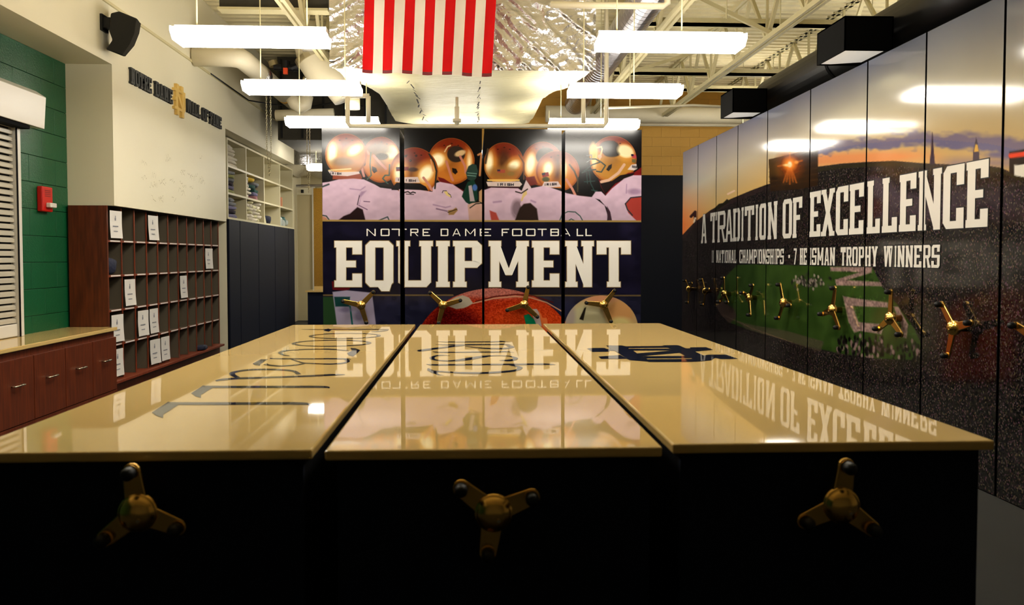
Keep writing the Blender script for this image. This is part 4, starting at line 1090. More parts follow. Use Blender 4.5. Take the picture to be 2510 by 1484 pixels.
for px in (1002, 1178):      # dark ragged seams on the underside
    a, b = P(px, 195, z=ZD - .02), P(1155 + (px - 1155) * .72, 300, z=ZD - .02); rs_ = random.Random(px)
    for k in range(12):
        p_ = a.lerp(b, (k + rs_.random()) / 12); w_ = rs_.uniform(.003, .011); d_ = rs_.uniform(.05, .2); e_ = rs_.uniform(-.06, .06)
        mb = MB(); mb.add([(p_.x - w_, p_.y - d_, ZD - .022), (p_.x + w_, p_.y - d_, ZD - .022), (p_.x + e_ + w_, p_.y + d_, ZD - .022), (p_.x + e_ - w_, p_.y + d_, ZD - .022)], [(0, 1, 2, 3)]); mb.build('tape_scrap', M['dark_void'], duct)

YF = 9.75
flag = empty('striped_flag', P(1050, 180, y=YF)); tag(flag, 'red and white striped flag hung vertically in front of the foil duct', 'flag')
def fl(u, v):      # u across 0..1, v up 0..1
    b0, b1 = P(888, 178, y=YF), P(1205, 188, y=YF); t0, t1 = P(893, 0, y=YF), P(1216, 0, y=YF)
    b, t = b0.lerp(b1, u), t0.lerp(t1, u); p = b.lerp(t, v)
    p.y += .03 * math.sin(u * 16 + v * 2) * (1 - .4 * v) + .012 * math.sin(u * 41 - v * 5)
    return p
vv = [0, .045] + [k / 18 for k in range(1, 26)]
for k in range(13):
    us = [(k + j / 4) / 13 for j in range(5)]
    red = k % 2 == 0
    mb = MB(); mb.grid([[fl(u, v) for u in us] for v in vv[1:]], 0); mb.grid([[fl(u, v) + Vector((0, -.002, 0)) for u in us] for v in vv[:2]], 1)
    mb.build('stripe', [M['flag_red'] if red else M['flag_white'], M['flag_hem'] if red else M['flag_white']], flag, smooth=True)
MB().tube([fl(0, 1.36) + Vector((-.05, 0, 0)), fl(1, 1.36) + Vector((.05, 0, 0))], .015, 8).build('hanging_rod', M['steel_cream'], flag)

# ------------------------------------------------------------------ joists, bridging, pipes overhead
def joist(x, y0, y1, zb_, lab, depth=.76):
    u = empty('roof_joist', (x, y0, zb_)); tag(u, lab, 'joist', 'cream roof joists')
    for nm, z, s in (('bottom_chord', zb_, .06), ('top_chord', zb_ + depth, .07)):
        for sx in (-1, 1): box(nm, (x + sx * .035 - .022, y0, z), (x + sx * .035 + .022, y1, z + s), M['steel_cream'], u)
    y, k = y0 + .1, 0
    while y < y1 - .7:
        a, b = (zb_ + .03, zb_ + depth) if k % 2 == 0 else (zb_ + depth, zb_ + .03)
        MB().bar((x, y, a), (x, y + .62, b), .045).build('web', M['steel_cream'], u)
        if k % 2 == 0: MB().bar((x, y, zb_ + .03), (x, y, zb_ + depth), .03).build('web', M['steel_cream'], u)
        y += .62; k += 1
    return u
joist(3.75, 3, YB - .2, 4.30, 'long roof joist above the mural ending at the mustard wall')
joist(2.35, 3, YB - .1, 4.34, 'roof joist beside the silver round duct')
joist(5.3, 3, YB - .1, 4.34, 'roof joist farthest right beyond the mural')
joist(-2.05, 3, YB - .1, 4.34, 'roof joist left of the foil duct')
for i, (y, x0, x1, z) in enumerate(((8.2, 2.25, 7.4, 4.42), (10.6, 2.25, 7.4, 4.5), (13.2, 2.25, 7.4, 4.45), (15.2, 2.25, 7.4, 4.6))):
    tag(MB().box((x0, y - .03, z), (x1, y + .03, z + .05)).box((x0, y - .03, z), (x1, y - .024, z + .11)).build('bridging_angle', M['steel_cream'], org=(x0, y, z)), ('%s bridging angle crossing the right-hand joists' % ('nearest', 'second', 'third', 'farthest')[i]), 'angle', 'bridging angles')
for i, (a, b) in enumerate((((2.35, 10.4, 5.02), (3.75, 10.4, 4.38)), ((2.35, 12.9, 4.40), (3.75, 13.3, 4.9)), ((3.75, 9.0, 4.36), (5.3, 9.2, 4.95)), ((3.75, 8.5, 4.9), (2.35, 8.5, 4.42)))):
    tag(MB().bar(a, b, .05).build('diagonal_brace', M['steel_cream'], org=a), ('%s diagonal brace between two right-hand joists' % ('second', 'third', 'rightmost', 'nearest')[i]), 'brace', 'diagonal braces')
g = empty('steel_beam', (-3, 10.6, 4.62)); tag(g, 'cream steel beam crossing above the left lights', 'beam')
box('flange', (-3.1, 10.52, 4.62), (-1.76, 10.72, 4.65), M['steel_cream'], g); box('web_plate', (-3.1, 10.61, 4.65), (-1.76, 10.63, 4.92), M['dark_void'], g); box('flange', (-3.1, 10.52, 4.92), (-1.76, 10.72, 4.95), M['steel_cream'], g)
# spiral duct
sd = empty('round_spiral_duct', (1.99, 8, 4.5)); tag(sd, 'silver round spiral duct running back beside the foil duct', 'duct')
pts, rs = [], []
y = 8.0
while y < 15.9:
    for dy, r in ((0, .2), (.1, .2), (.105, .2035), (.125, .2035), (.13, .2)): pts.append((1.99, y + dy, 4.5)); rs.append(r)
    y += .14
MB().tube(pts, rs, 24).build('shell', M['spiral'], sd, smooth=False)
tag(MB().tube([(1.45, 16.3, 4.36), (5.6, 16.3, 4.36)], .16, 18).build('white_cross_pipe', M['pipe'], org=(1.4, 16.3, 4.36), smooth=True), 'thick white insulated pipe crossing before the mustard wall', 'pipe')
tag(MB().tube([(3.2, 16.6, 4.22), (5.6, 16.6, 4.22)], .035, 10).build('wall_conduit', M['pipe'], org=(3.2, 16.6, 4.22), smooth=True), 'thin cream conduit across the mustard wall at mural height', 'pipe')
tag(MB().tube([P(1480, 265, y=13.0), P(1570, 262, y=13.0), P(1700, 258, y=13.0), P(1780, 262, y=13.0)], .02, 8).build('thin_conduit', M['pipe'], org=P(1480, 265, y=13.0), smooth=True), 'thin wavy conduit below the joists on the right', 'pipe')
# sprinkler pipe frame above the equipment units
sp = empty('sprinkler_pipe', P(855, 309, y=10.5)); tag(sp, 'cream sprinkler pipe running along above the equipment panels', 'pipe')
ya = 10.5
def hp(px, py): return P(px, py, y=ya)
MB().tube([hp(852, 235), hp(852, 300), hp(858, 309), hp(870, 310), hp(1480, 309), hp(1486, 300), hp(1487, 130), hp(1487, -60)], .028, 10).build('main_run', M['pipe'], sp, smooth=True)
for px, y0, y1, r in ((1120, 262, 308, .03), (903, 236, 300, .028), (1430, 238, 302, .028)):
    MB().tube([hp(px, y0), hp(px, y1)], r, 10).build('drop', M['pipe'], sp, smooth=True)
MB().tube([hp(1120, 292), hp(1120, 300)], .055, 10).build('tee', M['pipe'], sp, smooth=True)
MB().tube([hp(1120, 238), hp(1120, 270)], .018, 8).build('sprinkler_head', M['chrome'], sp)
MB().tube([hp(838, 235), hp(905, 235)], .028, 10).build('drop', M['pipe'], sp, smooth=True)
tag(MB().tube([P(1350, 12, y=7.8), P(1625, 15, y=7.8), P(1636, 8, y=7.8), P(1637, -40, y=7.8)], .03, 10).build('bent_pipe', M['pipe'], org=P(1350, 12, y=7.8), smooth=True), 'cream bent pipe at the top edge beside the silver duct', 'pipe')
for i, (px, y_) in enumerate(((1545, 12.0), (1780, 9.5), (1912, 10.2))):
    a = P(px, 100, y=y_); tag(MB().tube([(a.x, y_, 5.08), (a.x, y_, 3.75 if i == 0 else 4.3)], .008, 6).build('hanger_rod', M['steel_cream'], org=(a.x, y_, 5.08)), ('thin hanger rod %s' % ('behind the right lights', 'above the nearest right light', 'above the black box lamps')[i]), 'rod', 'hanger rods')

# insulated pipes and clutter on the upper left
ip = empty('insulated_pipe', (-3.5, 11.0, 4.2)); tag(ip, 'white insulated pipe bending along the left wall above the sign', 'pipe')
zc = 4.23
a0 = P(470, 148, z=zc); a1 = P(600, 150, z=zc)
MB().tube([(-3.64, a1.y - .25, zc), (a1.x - .12, a1.y - .25, zc), (a1.x - .02, a1.y - .18, zc), (a1.x, a1.y - .02, zc), (a1.x + .02, 14.7, zc)], .135, 16).build('jacket', M['pipe'], ip, smooth=True)
MB().tube([(a1.x + .003, a1.y + .72, zc), (a1.x + .004, a1.y + .98, zc)], .142, 16).build('foil_band', M['foil'], ip, smooth=True)
MB().tube([(a1.x + .012, a1.y + 2.3, zc), (a1.x + .013, a1.y + 2.42, zc)], .138, 16).build('orange_band', M['mustard'], ip, smooth=True)
yb_ = 12.2
def lp(px, py, y=yb_): return P(px, py, y=y)
bp_ = empty('riser_pipe', lp(780, 100)); tag(bp_, 'fat white insulated riser elbow left of the foil duct', 'pipe')
MB().tube([lp(752, 60), lp(757, 110), lp(772, 150), lp(795, 185), lp(830, 205), lp(850, 240)], [.2, .21, .24, .25, .24, .2], 18).build('jacket', M['pipe'], bp_, smooth=True)
MB().tube([lp(764, 134), lp(770, 146)], .262, 18).build('ring_band', M['chrome'], bp_)
MB().tube([lp(758, 100, yb_ - .3), lp(759, 124, yb_ - .3)], .1, 14).build('end_cap', M['white'], bp_, smooth=True)
cy_ = empty('hanging_drum', lp(864, 250, 11.4)); tag(cy_, 'small white cylinder lamp between the second and third left lights', 'lamp')
MB().tube([lp(864, 242, 11.4), lp(864, 268, 11.4)], .1, 16).build('drum', M['pipe'], cy_, smooth=True); MB().tube([lp(864, 100, 11.4), lp(864, 242, 11.4)], .012, 6).build('stem', M['steel_cream'], cy_)
tag(MB().tube([lp(676, 283, 13.5), lp(818, 279, 13.5)], .085, 14).build('cross_pipe', M['pipe'], org=lp(676, 283, 13.5), smooth=True), 'white pipe crossing behind the third left light', 'pipe')
tag(MB().tube([lp(716, 240, 13.0), lp(724, 255, 13.0), lp(736, 264, 13.0), lp(748, 258, 13.0), lp(752, 235, 13.0)], .1, 14).build('pipe_trap', M['pipe'], org=lp(716, 240, 13.6), smooth=True), 'white U-shaped pipe bend beneath the second left light', 'pipe')
va = empty('black_valve', lp(715, 205, 12.8)); tag(va, 'black valve assembly with an orange tag on the upper left', 'valve')
MB().tube([lp(672, 165, 12.8), lp(740, 168, 12.8)], .05, 10).build('body', M['blackm'], va); MB().tube([lp(700, 150, 12.8), lp(700, 170, 12.8)], .07, 12).build('bonnet', M['blackm'], va)
MB().tube([lp(668, 150, 12.8), lp(672, 162, 12.8)], .07, 12).build('gauge', M['chrome'], va)
MB().box(lp(694, 181, 12.7), lp(706, 168, 12.75)).build('tag', mat('orange_plastic', lin(226, 70, 20), .5), va)
MB().tube([lp(715, 168, 12.8), lp(735, 160, 12.8), lp(745, 158, 12.8)], .06, 10).build('coupling', M['blackm'], va); MB().tube([lp(756, 182, 12.6), lp(790, 181, 12.6)], .06, 10).build('bracket', M['blackm'], va)
MB().tube([lp(742, 210, 12.8), lp(748, 192, 12.8), lp(768, 188, 12.8)], .04, 10).build('hose', M['chrome'], va, smooth=True)
# dark box added for the shade in the ceiling void behind the pipes
pl = empty('void_shade_box', (-2.3, 14.8, 4.3)); tag(pl, 'added dark box standing in for the shaded ceiling void behind the left pipes', 'filler')
box('casing', (-3.35, 14.8, 3.62), (-1.0, 16.8, 5.05), M['dark_void'], pl)
for k in range(7): box('stiffener', (-3.3 + k * .36, 14.76, 3.65), (-3.27 + k * .36, 14.8, 5.0), M['gap'], pl)
fo = empty('foil_scrap_duct', (-3.2, 18.2, 3.7)); tag(fo, 'shaded foil duct seen above the far corridor', 'duct')
nu, nv = 60, 50
uu, vv_ = np.meshgrid(np.linspace(-4.2, -1.7, nu), np.linspace(3.55, 5.0, nv))
dd = .1 * (1 - np.abs(2 * vnoise(uu * 5, vv_ * 1.6, 71) - 1))
MB().grid(np.stack([uu, 18.2 - dd, vv_], -1).tolist()).build('wrap', M['foil'], fo, smooth=True)
MB().grid([[(x, y, 3.55 + .05 * math.sin(x * 9 + y * 3)) for x in np.linspace(-4.2, -1.7, 30)] for y in np.linspace(18.15, 21, 12)]).build('underside', M['foil'], fo, smooth=True)
MB().tube([(XW + .02, 12.0, 4.15), (XW + .05, 13.9, 4.13), (-3.3, 14.2, 4.12), (-2.6, 14.2, 4.1), (-2.2, 14.2, 4.18), (-1.8, 14.2, 4.1)], .012, 6).build('data_cable', M['blackm'], wall_left)

# ------------------------------------------------------------------ black duct and box lamps above the mural
bd = empty('black_round_duct', (3.75, 2, 3.56)); tag(bd, 'black round duct running along the top of the mural', 'duct')
MB().tube([(3.75, 1.0, 3.56), (3.75, 10.3, 3.56)], .235, 28).build('shell', M['black_duct'], bd, smooth=True)
MB().tube([(3.75, 8.2, 3.56), (3.75, 8.25, 3.56)], .242, 28).build('joint_band', M['black'], bd); MB().tube([(3.75, 5.2, 3.56), (3.75, 5.25, 3.56)], .242, 28).build('joint_band', M['black'], bd)
for y0, y1, lab in ((6.87, 7.43, 'near black box lamp on the black duct above the mural'), (9.85, 10.33, 'far black box lamp on the black duct above the mural')):
    u = empty('box_lamp', (3.1, y0, 3.3)); tag(u, lab, 'lamp', 'black box lamps')
    mb = MB(); x0, x1, z0, z1 = 3.1, 3.514, 3.30, 3.585; t = .012
    mb.box((x0, y0, z0), (x1, y0 + t, z1)); mb.box((x0, y1 - t, z0), (x1, y1, z1)); mb.box((x0, y0, z0), (x0 + t, y1, z1)); mb.box((x1 - t, y0, z0), (x1, y1, z1)); mb.box((x0, y0, z1 - t), (x1, y1, z1))
    mb.build('housing', M['black'], u)
    MB().grid([[(x, y, z0 + .012 + .03 * max(0, (x - x0) / (x1 - x0) - .3)) for x in np.linspace(x0 + t, x1 - t, 8)] for y in (y0 + t, y1 - t)]).build('diffuser', M['hoselens'], u)
# hanging speaker
YSP = P(252, 58, x=XW).y
SPK = P(300, 82, y=YSP)
u = empty('wall_speaker', SPK); tag(u, 'black loudspeaker on a bracket above the recess corner', 'speaker')
def sk(px, py): return P(px, py, y=YSP)
sec = [(272, 33), (292, 28), (336, 46), (344, 58), (340, 82), (328, 112), (306, 139), (260, 121), (276, 98), (268, 76), (270, 50)]
ctr = sk(300, 82); ax = (ctr - Vector((0, 0, EYE))).normalized()
front, back = [], []
for px, py in sec:
    p_ = sk(px, py); front.append(p_ - ax * .10); back.append(p_ + ax * .16)
n = len(sec)
MB().add; mb = MB(); mb.add(front + back, [tuple(range(n)), tuple(range(2 * n - 1, n - 1, -1))] + [(i, (i + 1) % n, (i + 1) % n + n, i + n) for i in range(n)]); mb.build('cabinet', M['blackm'], u, bevel=.012)
gr = [sk(px, py) - ax * .104 for px, py in ((334, 48), (345, 58), (341, 82), (329, 112), (307, 138), (300, 134), (318, 108), (329, 82), (332, 60))]
mb = MB(); mb.add(gr + [g_ + ax * .2 for g_ in gr], [tuple(range(9)), tuple(range(17, 8, -1))] + [(i, (i + 1) % 9, (i + 1) % 9 + 9, i + 9) for i in range(9)]); mb.build('grille', mat('dark_grille', lin(34, 34, 36), .5), u)
br = sk(262, 58); MB().bar((XW, br.y, br.z), (XW + .09, br.y, br.z), .1, .1).build('wall_bracket', M['blackm'], u)
MB().box((XW, br.y - .07, br.z - .08), (XW + .025, br.y + .07, br.z + .08)).build('mount_plate', M['blackm'], u)

# ------------------------------------------------------------------ wall sign: NOTRE DAME [ND] WALL OF FAME
sg = empty('wall_sign', P(315, 205, x=XW)); tag(sg, 'raised black letters NOTRE DAME WALL OF FAME with gold monogram', 'sign')
z0, z1 = 3.445, 3.615
for word, a, b in (('NOTRE', 315, 367), ('DAME', 375, 418), ('WALL', 453, 487), ('OF', 491, 506), ('FAME', 509, 538)):
    ya, yb = P(a, 200, x=XW).y, P(b, 200, x=XW).y
    wt = [1.25 if c in 'MW' else 1 for c in word]; tot = sum(wt); pos = 0
    for c, g_ in zip(word, wt):
        y0_, y1_ = ya + (yb - ya) * pos / tot, ya + (yb - ya) * (pos + g_ * .9) / tot; pos += g_
        H = z1 - z0; w = (y1_ - y0_) / H; mb = MB()
        for i, q in enumerate(glyph(c, w, w * .3, .16, .08, True, .14)):
            mb.prism([(y0_ + x * H, z0 + y * H) for x, y in q], 'x', XW, XW + .03 + i * .0002)
        mb.build('letter', M['signblack'], sg)
yc, zc_ = P(435, 246, x=XW).y, 3.535
mb = MB()
def nd(i, q): mb.prism([(yc + x * .19, zc_ + y * .19) for x, y in q], 'x', XW, XW + .035 + i * .0003)
for i, q in enumerate((R_(-.75, -.6, -.42, .6), R_(.42, -.6, .75, .6), [(-.75, .62), (-.4, .62), (.75, -.62), (.4, -.62)], R_(-1, .5, 1, .68), R_(-1, -.68, .8, -.5), [(.6, .68), (.8, .68), (1.0, .4), (1.0, -.4), (.8, -.68), (.6, -.5), (.8, -.3), (.8, .3)], R_(-.62, .6, -.2, 1.0), R_(.2, .6, .62, 1.0), R_(-.62, -1.0, -.2, -.6), R_(.3, -1.05, .7, -.6), R_(-.95, -.12, -.7, .12))): nd(i, q)
mb.build('monogram', M['signgold'], sg)

# ------------------------------------------------------------------ recess: shutter, alarm, counter and base cabinets
sh = empty('roller_shutter', (XG, 7.66, .87)); tag(sh, 'beige roller shutter under a white hood in the green wall', 'shutter')
hy = P(111, 270, x=XG + .18).y; jy = P(55, 560, x=XG + .075).y
mb = MB(); mb.prism([(XG, 2.78), (XG + .17, 2.77), (XG + .19, 3.06), (XG + .10, 3.12), (XG, 3.12)], 'y', 5.6, hy); mb.build('hood', M['white'], sh, bevel=.004)
box('hood_lip', (XG + .02, 5.6, 2.735), (XG + .15, hy - .22, 2.768), M['black'], sh)
z = .99
me_s = None
while z < 2.74:
    if me_s is None:
        o = MB().prism([(XG + .02, z + .004), (XG + .05, z + .004), (XG + .05, z + .034), (XG + .03, z + .047), (XG + .02, z + .047)], 'y', 5.6, jy - .085).build('slat', M['shutter'], sh); me_s, zs0 = o.data, z
    else:
        o = bpy.data.objects.new('slat', me_s); COL.objects.link(o); o.parent = sh; o.location.z = z - zs0
    z += .06
box('bottom_bar', (XG + .005, 5.6, .872), (XG + .06, jy - .082, .985), M['white'], sh, bevel=.01)
box('guide_rail', (XG, jy - .08, .868), (XG + .075, jy, 2.77), M['white'], sh, bevel=.004); box('rail_slot', (XG + .076, jy - .085, .868), (XG + .08, jy - .062, 2.74), M['black'], sh)
box('backing', (XG - .005, 5.6, .88), (XG + .012, jy - .08, 2.76), M['gap'], sh)
al = empty('fire_alarm', P(103, 490, x=XG)); tag(al, 'red fire alarm horn with strobe on the green wall', 'alarm')
c = P(103, 490, x=XG)
box('body', (XG, c.y - .10, c.z - .115), (XG + .055, c.y + .10, c.z + .125), M['red'], al, bevel=.012)
box('strobe', (XG + .055, c.y - .04, c.z - .075), (XG + .1, c.y + .085, c.z - .03), M['white'], al, bevel=.008)
for k in range(4): box('horn_slot', (XG + .0551, c.y - .05, c.z + .03 + k * .018), (XG + .057, c.y + .05, c.z + .037 + k * .018), M['flag_hem'], al)
CT = .868
PCH = (P(265, 876, x=-3.65).y - P(53, 933, x=-3.65).y) / 3
tag(box('counter_worktop', (XG, 4.6, CT - .035), (-3.62, YC - .07, CT), M['top'], bevel=.006, org=(-3.9, 8.5, CT)), 'gold counter worktop below the roller shutter', 'worktop')
for k, lab in enumerate(('endmost wood base cabinet beside the cubbies', 'second wood base cabinet from the cubbies', 'third wood base cabinet from the cubbies', 'fourth wood base cabinet from the cubbies', 'wood base cabinet cut by the left picture edge')):
    yb, ya = YC - .075 - PCH * k, YC - .075 - PCH * (k + 1)
    u = empty('base_cabinet', (-3.9, ya, 0)); tag(u, lab, 'cabinet', 'wood base cabinets under the counter')
    box('body', (XG + .01, ya + .002, .2), (-3.655, yb - .002, CT - .037), M['wood'], u)
    d = box('door', (-3.654, ya + .005, .235), (-3.63, yb - .005, CT - .1), M['wood'], u, bevel=.002)
    box('plinth', (XG + .01, ya + .002, 0), (-3.632, yb - .002, .228), M['wood'], u)
    ym = (ya + yb) / 2; zz = .555
    mb = MB(); mb.tube([(-3.63, ym - .075, zz), (-3.6, ym - .075, zz), (-3.597, ym - .07, zz), (-3.597, ym + .07, zz), (-3.6, ym + .075, zz), (-3.63, ym + .075, zz)], .007, 8); mb.build('pull', M['chrome'], d, smooth=True)

# ------------------------------------------------------------------ pigeon-hole cubbies
cu = empty('cubby_shelf', (XC - .2, YC, 0)); tag(cu, 'mahogany pigeon-hole cubby shelf below the wall of fame', 'shelf')
CY0 = P(263, 520, x=XC).y; CP = (P(536, 620, x=XC).y - CY0) / 11; CZ0, CZP = .30, .362
XB = XC - .36
box('side_panel', (XB - .02, CY0 - .03, 0), (XC + .005, CY0, 2.11), M['wood'], cu)
CY1 = min(CY0 + 11 * CP, YP0 - .004)
for k in range(12):
    yk = CY0 + k * CP
    yk = min(yk, YP0 - .012)
    box('divider', (XB, yk - .002, CZ0), (XC - .008, yk + .002, 2.10), M['taupe'], cu)
    box('divider_edge', (XC - .008, yk - .009, CZ0), (XC, yk + .009, 2.10), M['wood_d'], cu)
box('back_panel', (XB - .02, CY0, .0), (XB, CY1 + .01, 2.11), M['taupe'], cu)
box('top_panel', (XB, CY0, 2.10), (XC, CY1 + .01, 2.111), M['gap'], cu)
for r in range(1, 6):
    z = CZ0 + r * CZP
    if r < 5:
        box('shelf', (XB, CY0, z - .006), (XC - .006, CY1, z + .006), M['taupe'], cu)
        box('shelf_edge', (XC - .006, CY0, z - .011), (XC + .002, CY1, z + .011), M['wood_d'], cu)
lm = None
for r in range(1, 5):
    for k in range(11):
        yk, z = CY0 + k * CP, CZ0 + r * CZP
        box('name_strip', (XC + .002, yk + .05, z - .006), (XC + .004, yk + .29, z + .008), M['paper'], cu)
box('ledge', (XB, CY0 - .01, CZ0 - .03), (XC + .07, CY1, CZ0), M['wood_d'], cu, bevel=.004)
box('toe_kick', (XB, CY0, 0), (XC + .0, CY1, CZ0 - .03), M['wood'], cu)
PAP = [(4, 0, 'top row, first hole by the side panel'), (4, 3, 'top row, fourth hole'), (3, 9, 'second row near the far end'), (2, 1, 'middle row, second hole'), (2, 6, 'middle row, seventh hole'),
       (1, 0, 'fourth row just above the counter end'), (1, 2, 'fourth row, third hole'), (1, 3, 'fourth row, fourth hole'), (0, 3, 'bottom row, fourth hole'), (0, 4, 'bottom row, fifth hole'), (0, 0, 'bottom row beside the base cabinets')]
for i, (r, k, where) in enumerate(PAP):
    rr = random.Random(i)
    yc_, zt_ = CY0 + (k + .47) * CP, CZ0 + (r + 1) * CZP - .045
    u = empty('paper_sheet', (XC, yc_, zt_ - .14)); tag(u, 'white printed sheet hanging in the ' + where, 'paper', 'printed sheets in the cubbies')
    tilt = rr.uniform(-.04, .04); cur = rr.uniform(.0, .025)
    def sp_(a, b): return (XC + .008 + cur * max(0, a) ** 2 - .02 * (b if b < 0 else 0), yc_ + a * .25 / 2 + tilt * b * .2, zt_ - .285 * (.5 - b / 1) )
    MB().grid([[sp_(a, b) for a in np.linspace(-1, 1, 6)] for b in np.linspace(-.5, .5, 6)]).build('sheet', M['paper'], u)
    def mk(a0, a1, b0, b1): 
        MB().add([], []) 
        mb = MB(); mb.add([Vector(sp_(a, b)) + Vector((.0022, 0, 0)) for a, b in ((a0, b0), (a1, b0), (a1, b1), (a0, b1))], [(0, 1, 2, 3)]); return mb
    mk(-.1, .16, .14, .24).build('emblem', M['ink'], u); mk(-.02, .12, .24, .32).build('emblem', M['ink'], u); mk(-.5, .5, -.09, -.045).build('text_line', M['ink'], u); mk(-.38, .38, -.27, -.235).build('text_line', M['ink'], u)
def lump(name, c, r, m, lab, cat, seed=0, group=None, flat=True):
    mb = MB(); c = Vector(c); nu, nv = 18, 10; base = []
    rr = random.Random(seed); ph = [rr.uniform(0, 6) for _ in range(4)]
    for j in range(nv + 1):
        t = math.pi * j / nv; row = []
        for i in range(nu + 1):
            a = 2 * math.pi * (i % nu) / nu
            k = 1 + .12 * math.sin(3 * a + ph[0]) * math.sin(t) + .08 * math.sin(5 * a + 3 * t + ph[1]) * math.sin(t)
            sq = lambda v: math.copysign(abs(v) ** .55, v)
            row.append((c.x + r[0] * sq(math.sin(t)) * sq(math.cos(a)) * k, c.y + r[1] * sq(math.sin(t)) * sq(math.sin(a)) * k, c.z + r[2] * sq(math.cos(t)) * (1 + .06 * math.sin(4 * a + ph[2]))))
        base.append(row)
    mb.grid(base)
    return tag(mb.build(name, m, org=(c.x, c.y, c.z - r[2]), smooth=True), lab, cat, group)
cloth_navy = mat('navy_cloth', lin(16, 22, 48), .8, bump=(30, .5))
lump('folded_cloth', (XC - .12, CY0 + .17, CZ0 + 3 * CZP + .10), (.1, .13, .09), cloth_navy, 'dark navy cloth stuffed into the cubby below the first sheet', 'cloth', 3)
lump('knit_glove', (XC + .0, CY0 + 8.5 * CP, CZ0 + .035), (.06, .12, .034), cloth_navy, 'dark glove lying on the cubby ledge at the far end', 'glove', 4)
lump('dark_pouch', (XC - .15, CY0 + 8.35 * CP, CZ0 + .135), (.05, .07, .1), cloth_navy, 'dark pouch standing in the bottom cubby behind the glove', 'pouch', 5)

# ------------------------------------------------------------------ far-left bay: open shelves over navy lockers
XS = -3.86
bay = empty('open_shelf_unit', (XS - .3, 13.25, 2.2)); tag(bay, 'cream open shelf unit with towels above the navy lockers', 'shelf')
CYS = [P(px, 500, x=XS).y for px in (559, 604.5, 648, 686.6, 717.7)]
SZ = [2.205, 2.60, 3.035, 3.465]
for yk in CYS: box('divider', (XS - .5, yk - .022, 2.2), (XS, yk + .022, 3.48), M['shelf_paint'], bay)
for z in SZ: box('shelf', (XS - .5, CYS[0], z - .016), (XS - .001, CYS[-1], z + .016), M['shelf_paint'], bay)
box('back_panel', (XS - .52, CYS[0], 2.2), (XS - .5, CYS[-1], 3.48), M['shelf_paint'], bay)
LK = [P(px, 700, x=-3.8).y for px in (563, 590, 635, 675, 708, 723)]
for i in range(5):
    u = empty('locker', (-4.1, LK[i], 0)); tag(u, 'flat navy storage locker, number %s from the cubbies below the towel shelves' % ('one', 'two', 'three', 'four', 'five')[i], 'locker', 'navy lockers')
    box('body', (-4.4, LK[i] + .004, .0), (-3.83, LK[i + 1] - .004, 2.18), M['gap'], u)
    box('door', (-3.828, LK[i] + .012, .04), (-3.8, LK[i + 1] - .012, 2.18), M['navy'], u, bevel=.004)
def towel(y, z, w, h, m, lab, cat='towel', d=.16, x=XS - .2, seed=0, group='towels on the open shelves'):
    return lump('towel', (x, y, z + h), (d, w, h), m, lab, cat, seed, group)
TW = {k: mat(k + '_towel', c, .9, bump=(40, .6)) for k, c in dict(white=lin(216, 208, 190), grey=lin(120, 122, 128), olive=lin(150, 152, 96), plum=lin(46, 36, 48), violet=lin(110, 106, 140), yellow=lin(222, 186, 60), teal=lin(20, 70, 62), pink=lin(170, 120, 128), pale=lin(206, 200, 160)).items()}
for k in range(6):
    towel(CYS[0] + .42 - k * .02, SZ[2] + .016 + k * .058, .34 - .035 * max(0, k - 2), .034, TW['white'], 'white folded towel, %s of six in the top corner stack' % ('lowest', 'second', 'third', 'fourth', 'fifth', 'topmost')[k], seed=k)
for k, c in enumerate(('olive', 'violet', 'plum', 'grey', 'olive', 'grey')):
    towel(CYS[0] + .4, SZ[1] + .016 + k * .062, .31 - .03 * k, .036, TW[c], '%s towel, layer %s of the middle-row corner stack' % (c, ('one', 'two', 'three', 'four', 'five', 'six')[k]), seed=10 + k)
for k, c in enumerate(('violet', 'plum', 'violet', 'grey', 'grey')):
    towel(CYS[0] + .4, SZ[0] + .016 + k * .066, .32 - .035 * k, .037, TW[c], '%s towel, layer %s of the bottom-row corner stack' % (c, ('one', 'two', 'three', 'four', 'five')[k]), seed=20 + k)
ordn = ('first', 'second', 'third', 'fourth', 'fifth', 'sixth', 'seventh')
for k in range(6):
    towel(CYS[1] + .22 + .05 * (k % 2), SZ[1] + .016 + k * .062, .2, .035, TW['white'], 'rolled white towel, %s up in the mixed stack' % ordn[k], seed=30 + k)
for c, dy, k, nm in (('pink', .86, 0, 'pink'), ('violet', .8, 1, 'lilac'), ('teal', .86, 2, 'dark teal'), ('teal', .6, 3, 'smaller teal'), ('grey', .92, 4, 'pale grey'), ('yellow', .55, 5, 'yellow')):
    towel(CYS[1] + dy, SZ[1] + .016 + k * .06, .22, .042, TW[c], nm + ' cloth in the mixed towel stack', seed=40 + k)
for r in range(6):
    for k in range(4):
        if r == 5 and k in (0, 2): continue
        towel(CYS[1] + .16 + .28 * k + .05 * (r % 2), SZ[0] + .016 + r * .058, .15, .036, TW['white' if (r + k) % 3 else 'pale'], 'rolled white towel, layer %s, %s from the near side of the heap' % (ordn[r], ordn[k]), seed=50 + r * 4 + k, group='rolled towels in the lower heap')
for k, c in enumerate((lin(170, 92, 40), lin(150, 76, 34), lin(190, 120, 60))):
    b_ = CYS[3] + .1 + k * .085
    bk = empty('book', (XS - .1, b_, SZ[1] + .016)); tag(bk, '%s orange book standing in the middle row' % ('nearest', 'middle', 'farthest')[k], 'book', 'orange books')
    box('cover', (XS - .25, b_, SZ[1] + .016), (XS - .03, b_ + .075, SZ[1] + .21), mat('book_cover', c, .6), bk); box('pages', (XS - .245, b_ + .008, SZ[1] + .2105), (XS - .04, b_ + .067, SZ[1] + .213), M['paper'], bk)
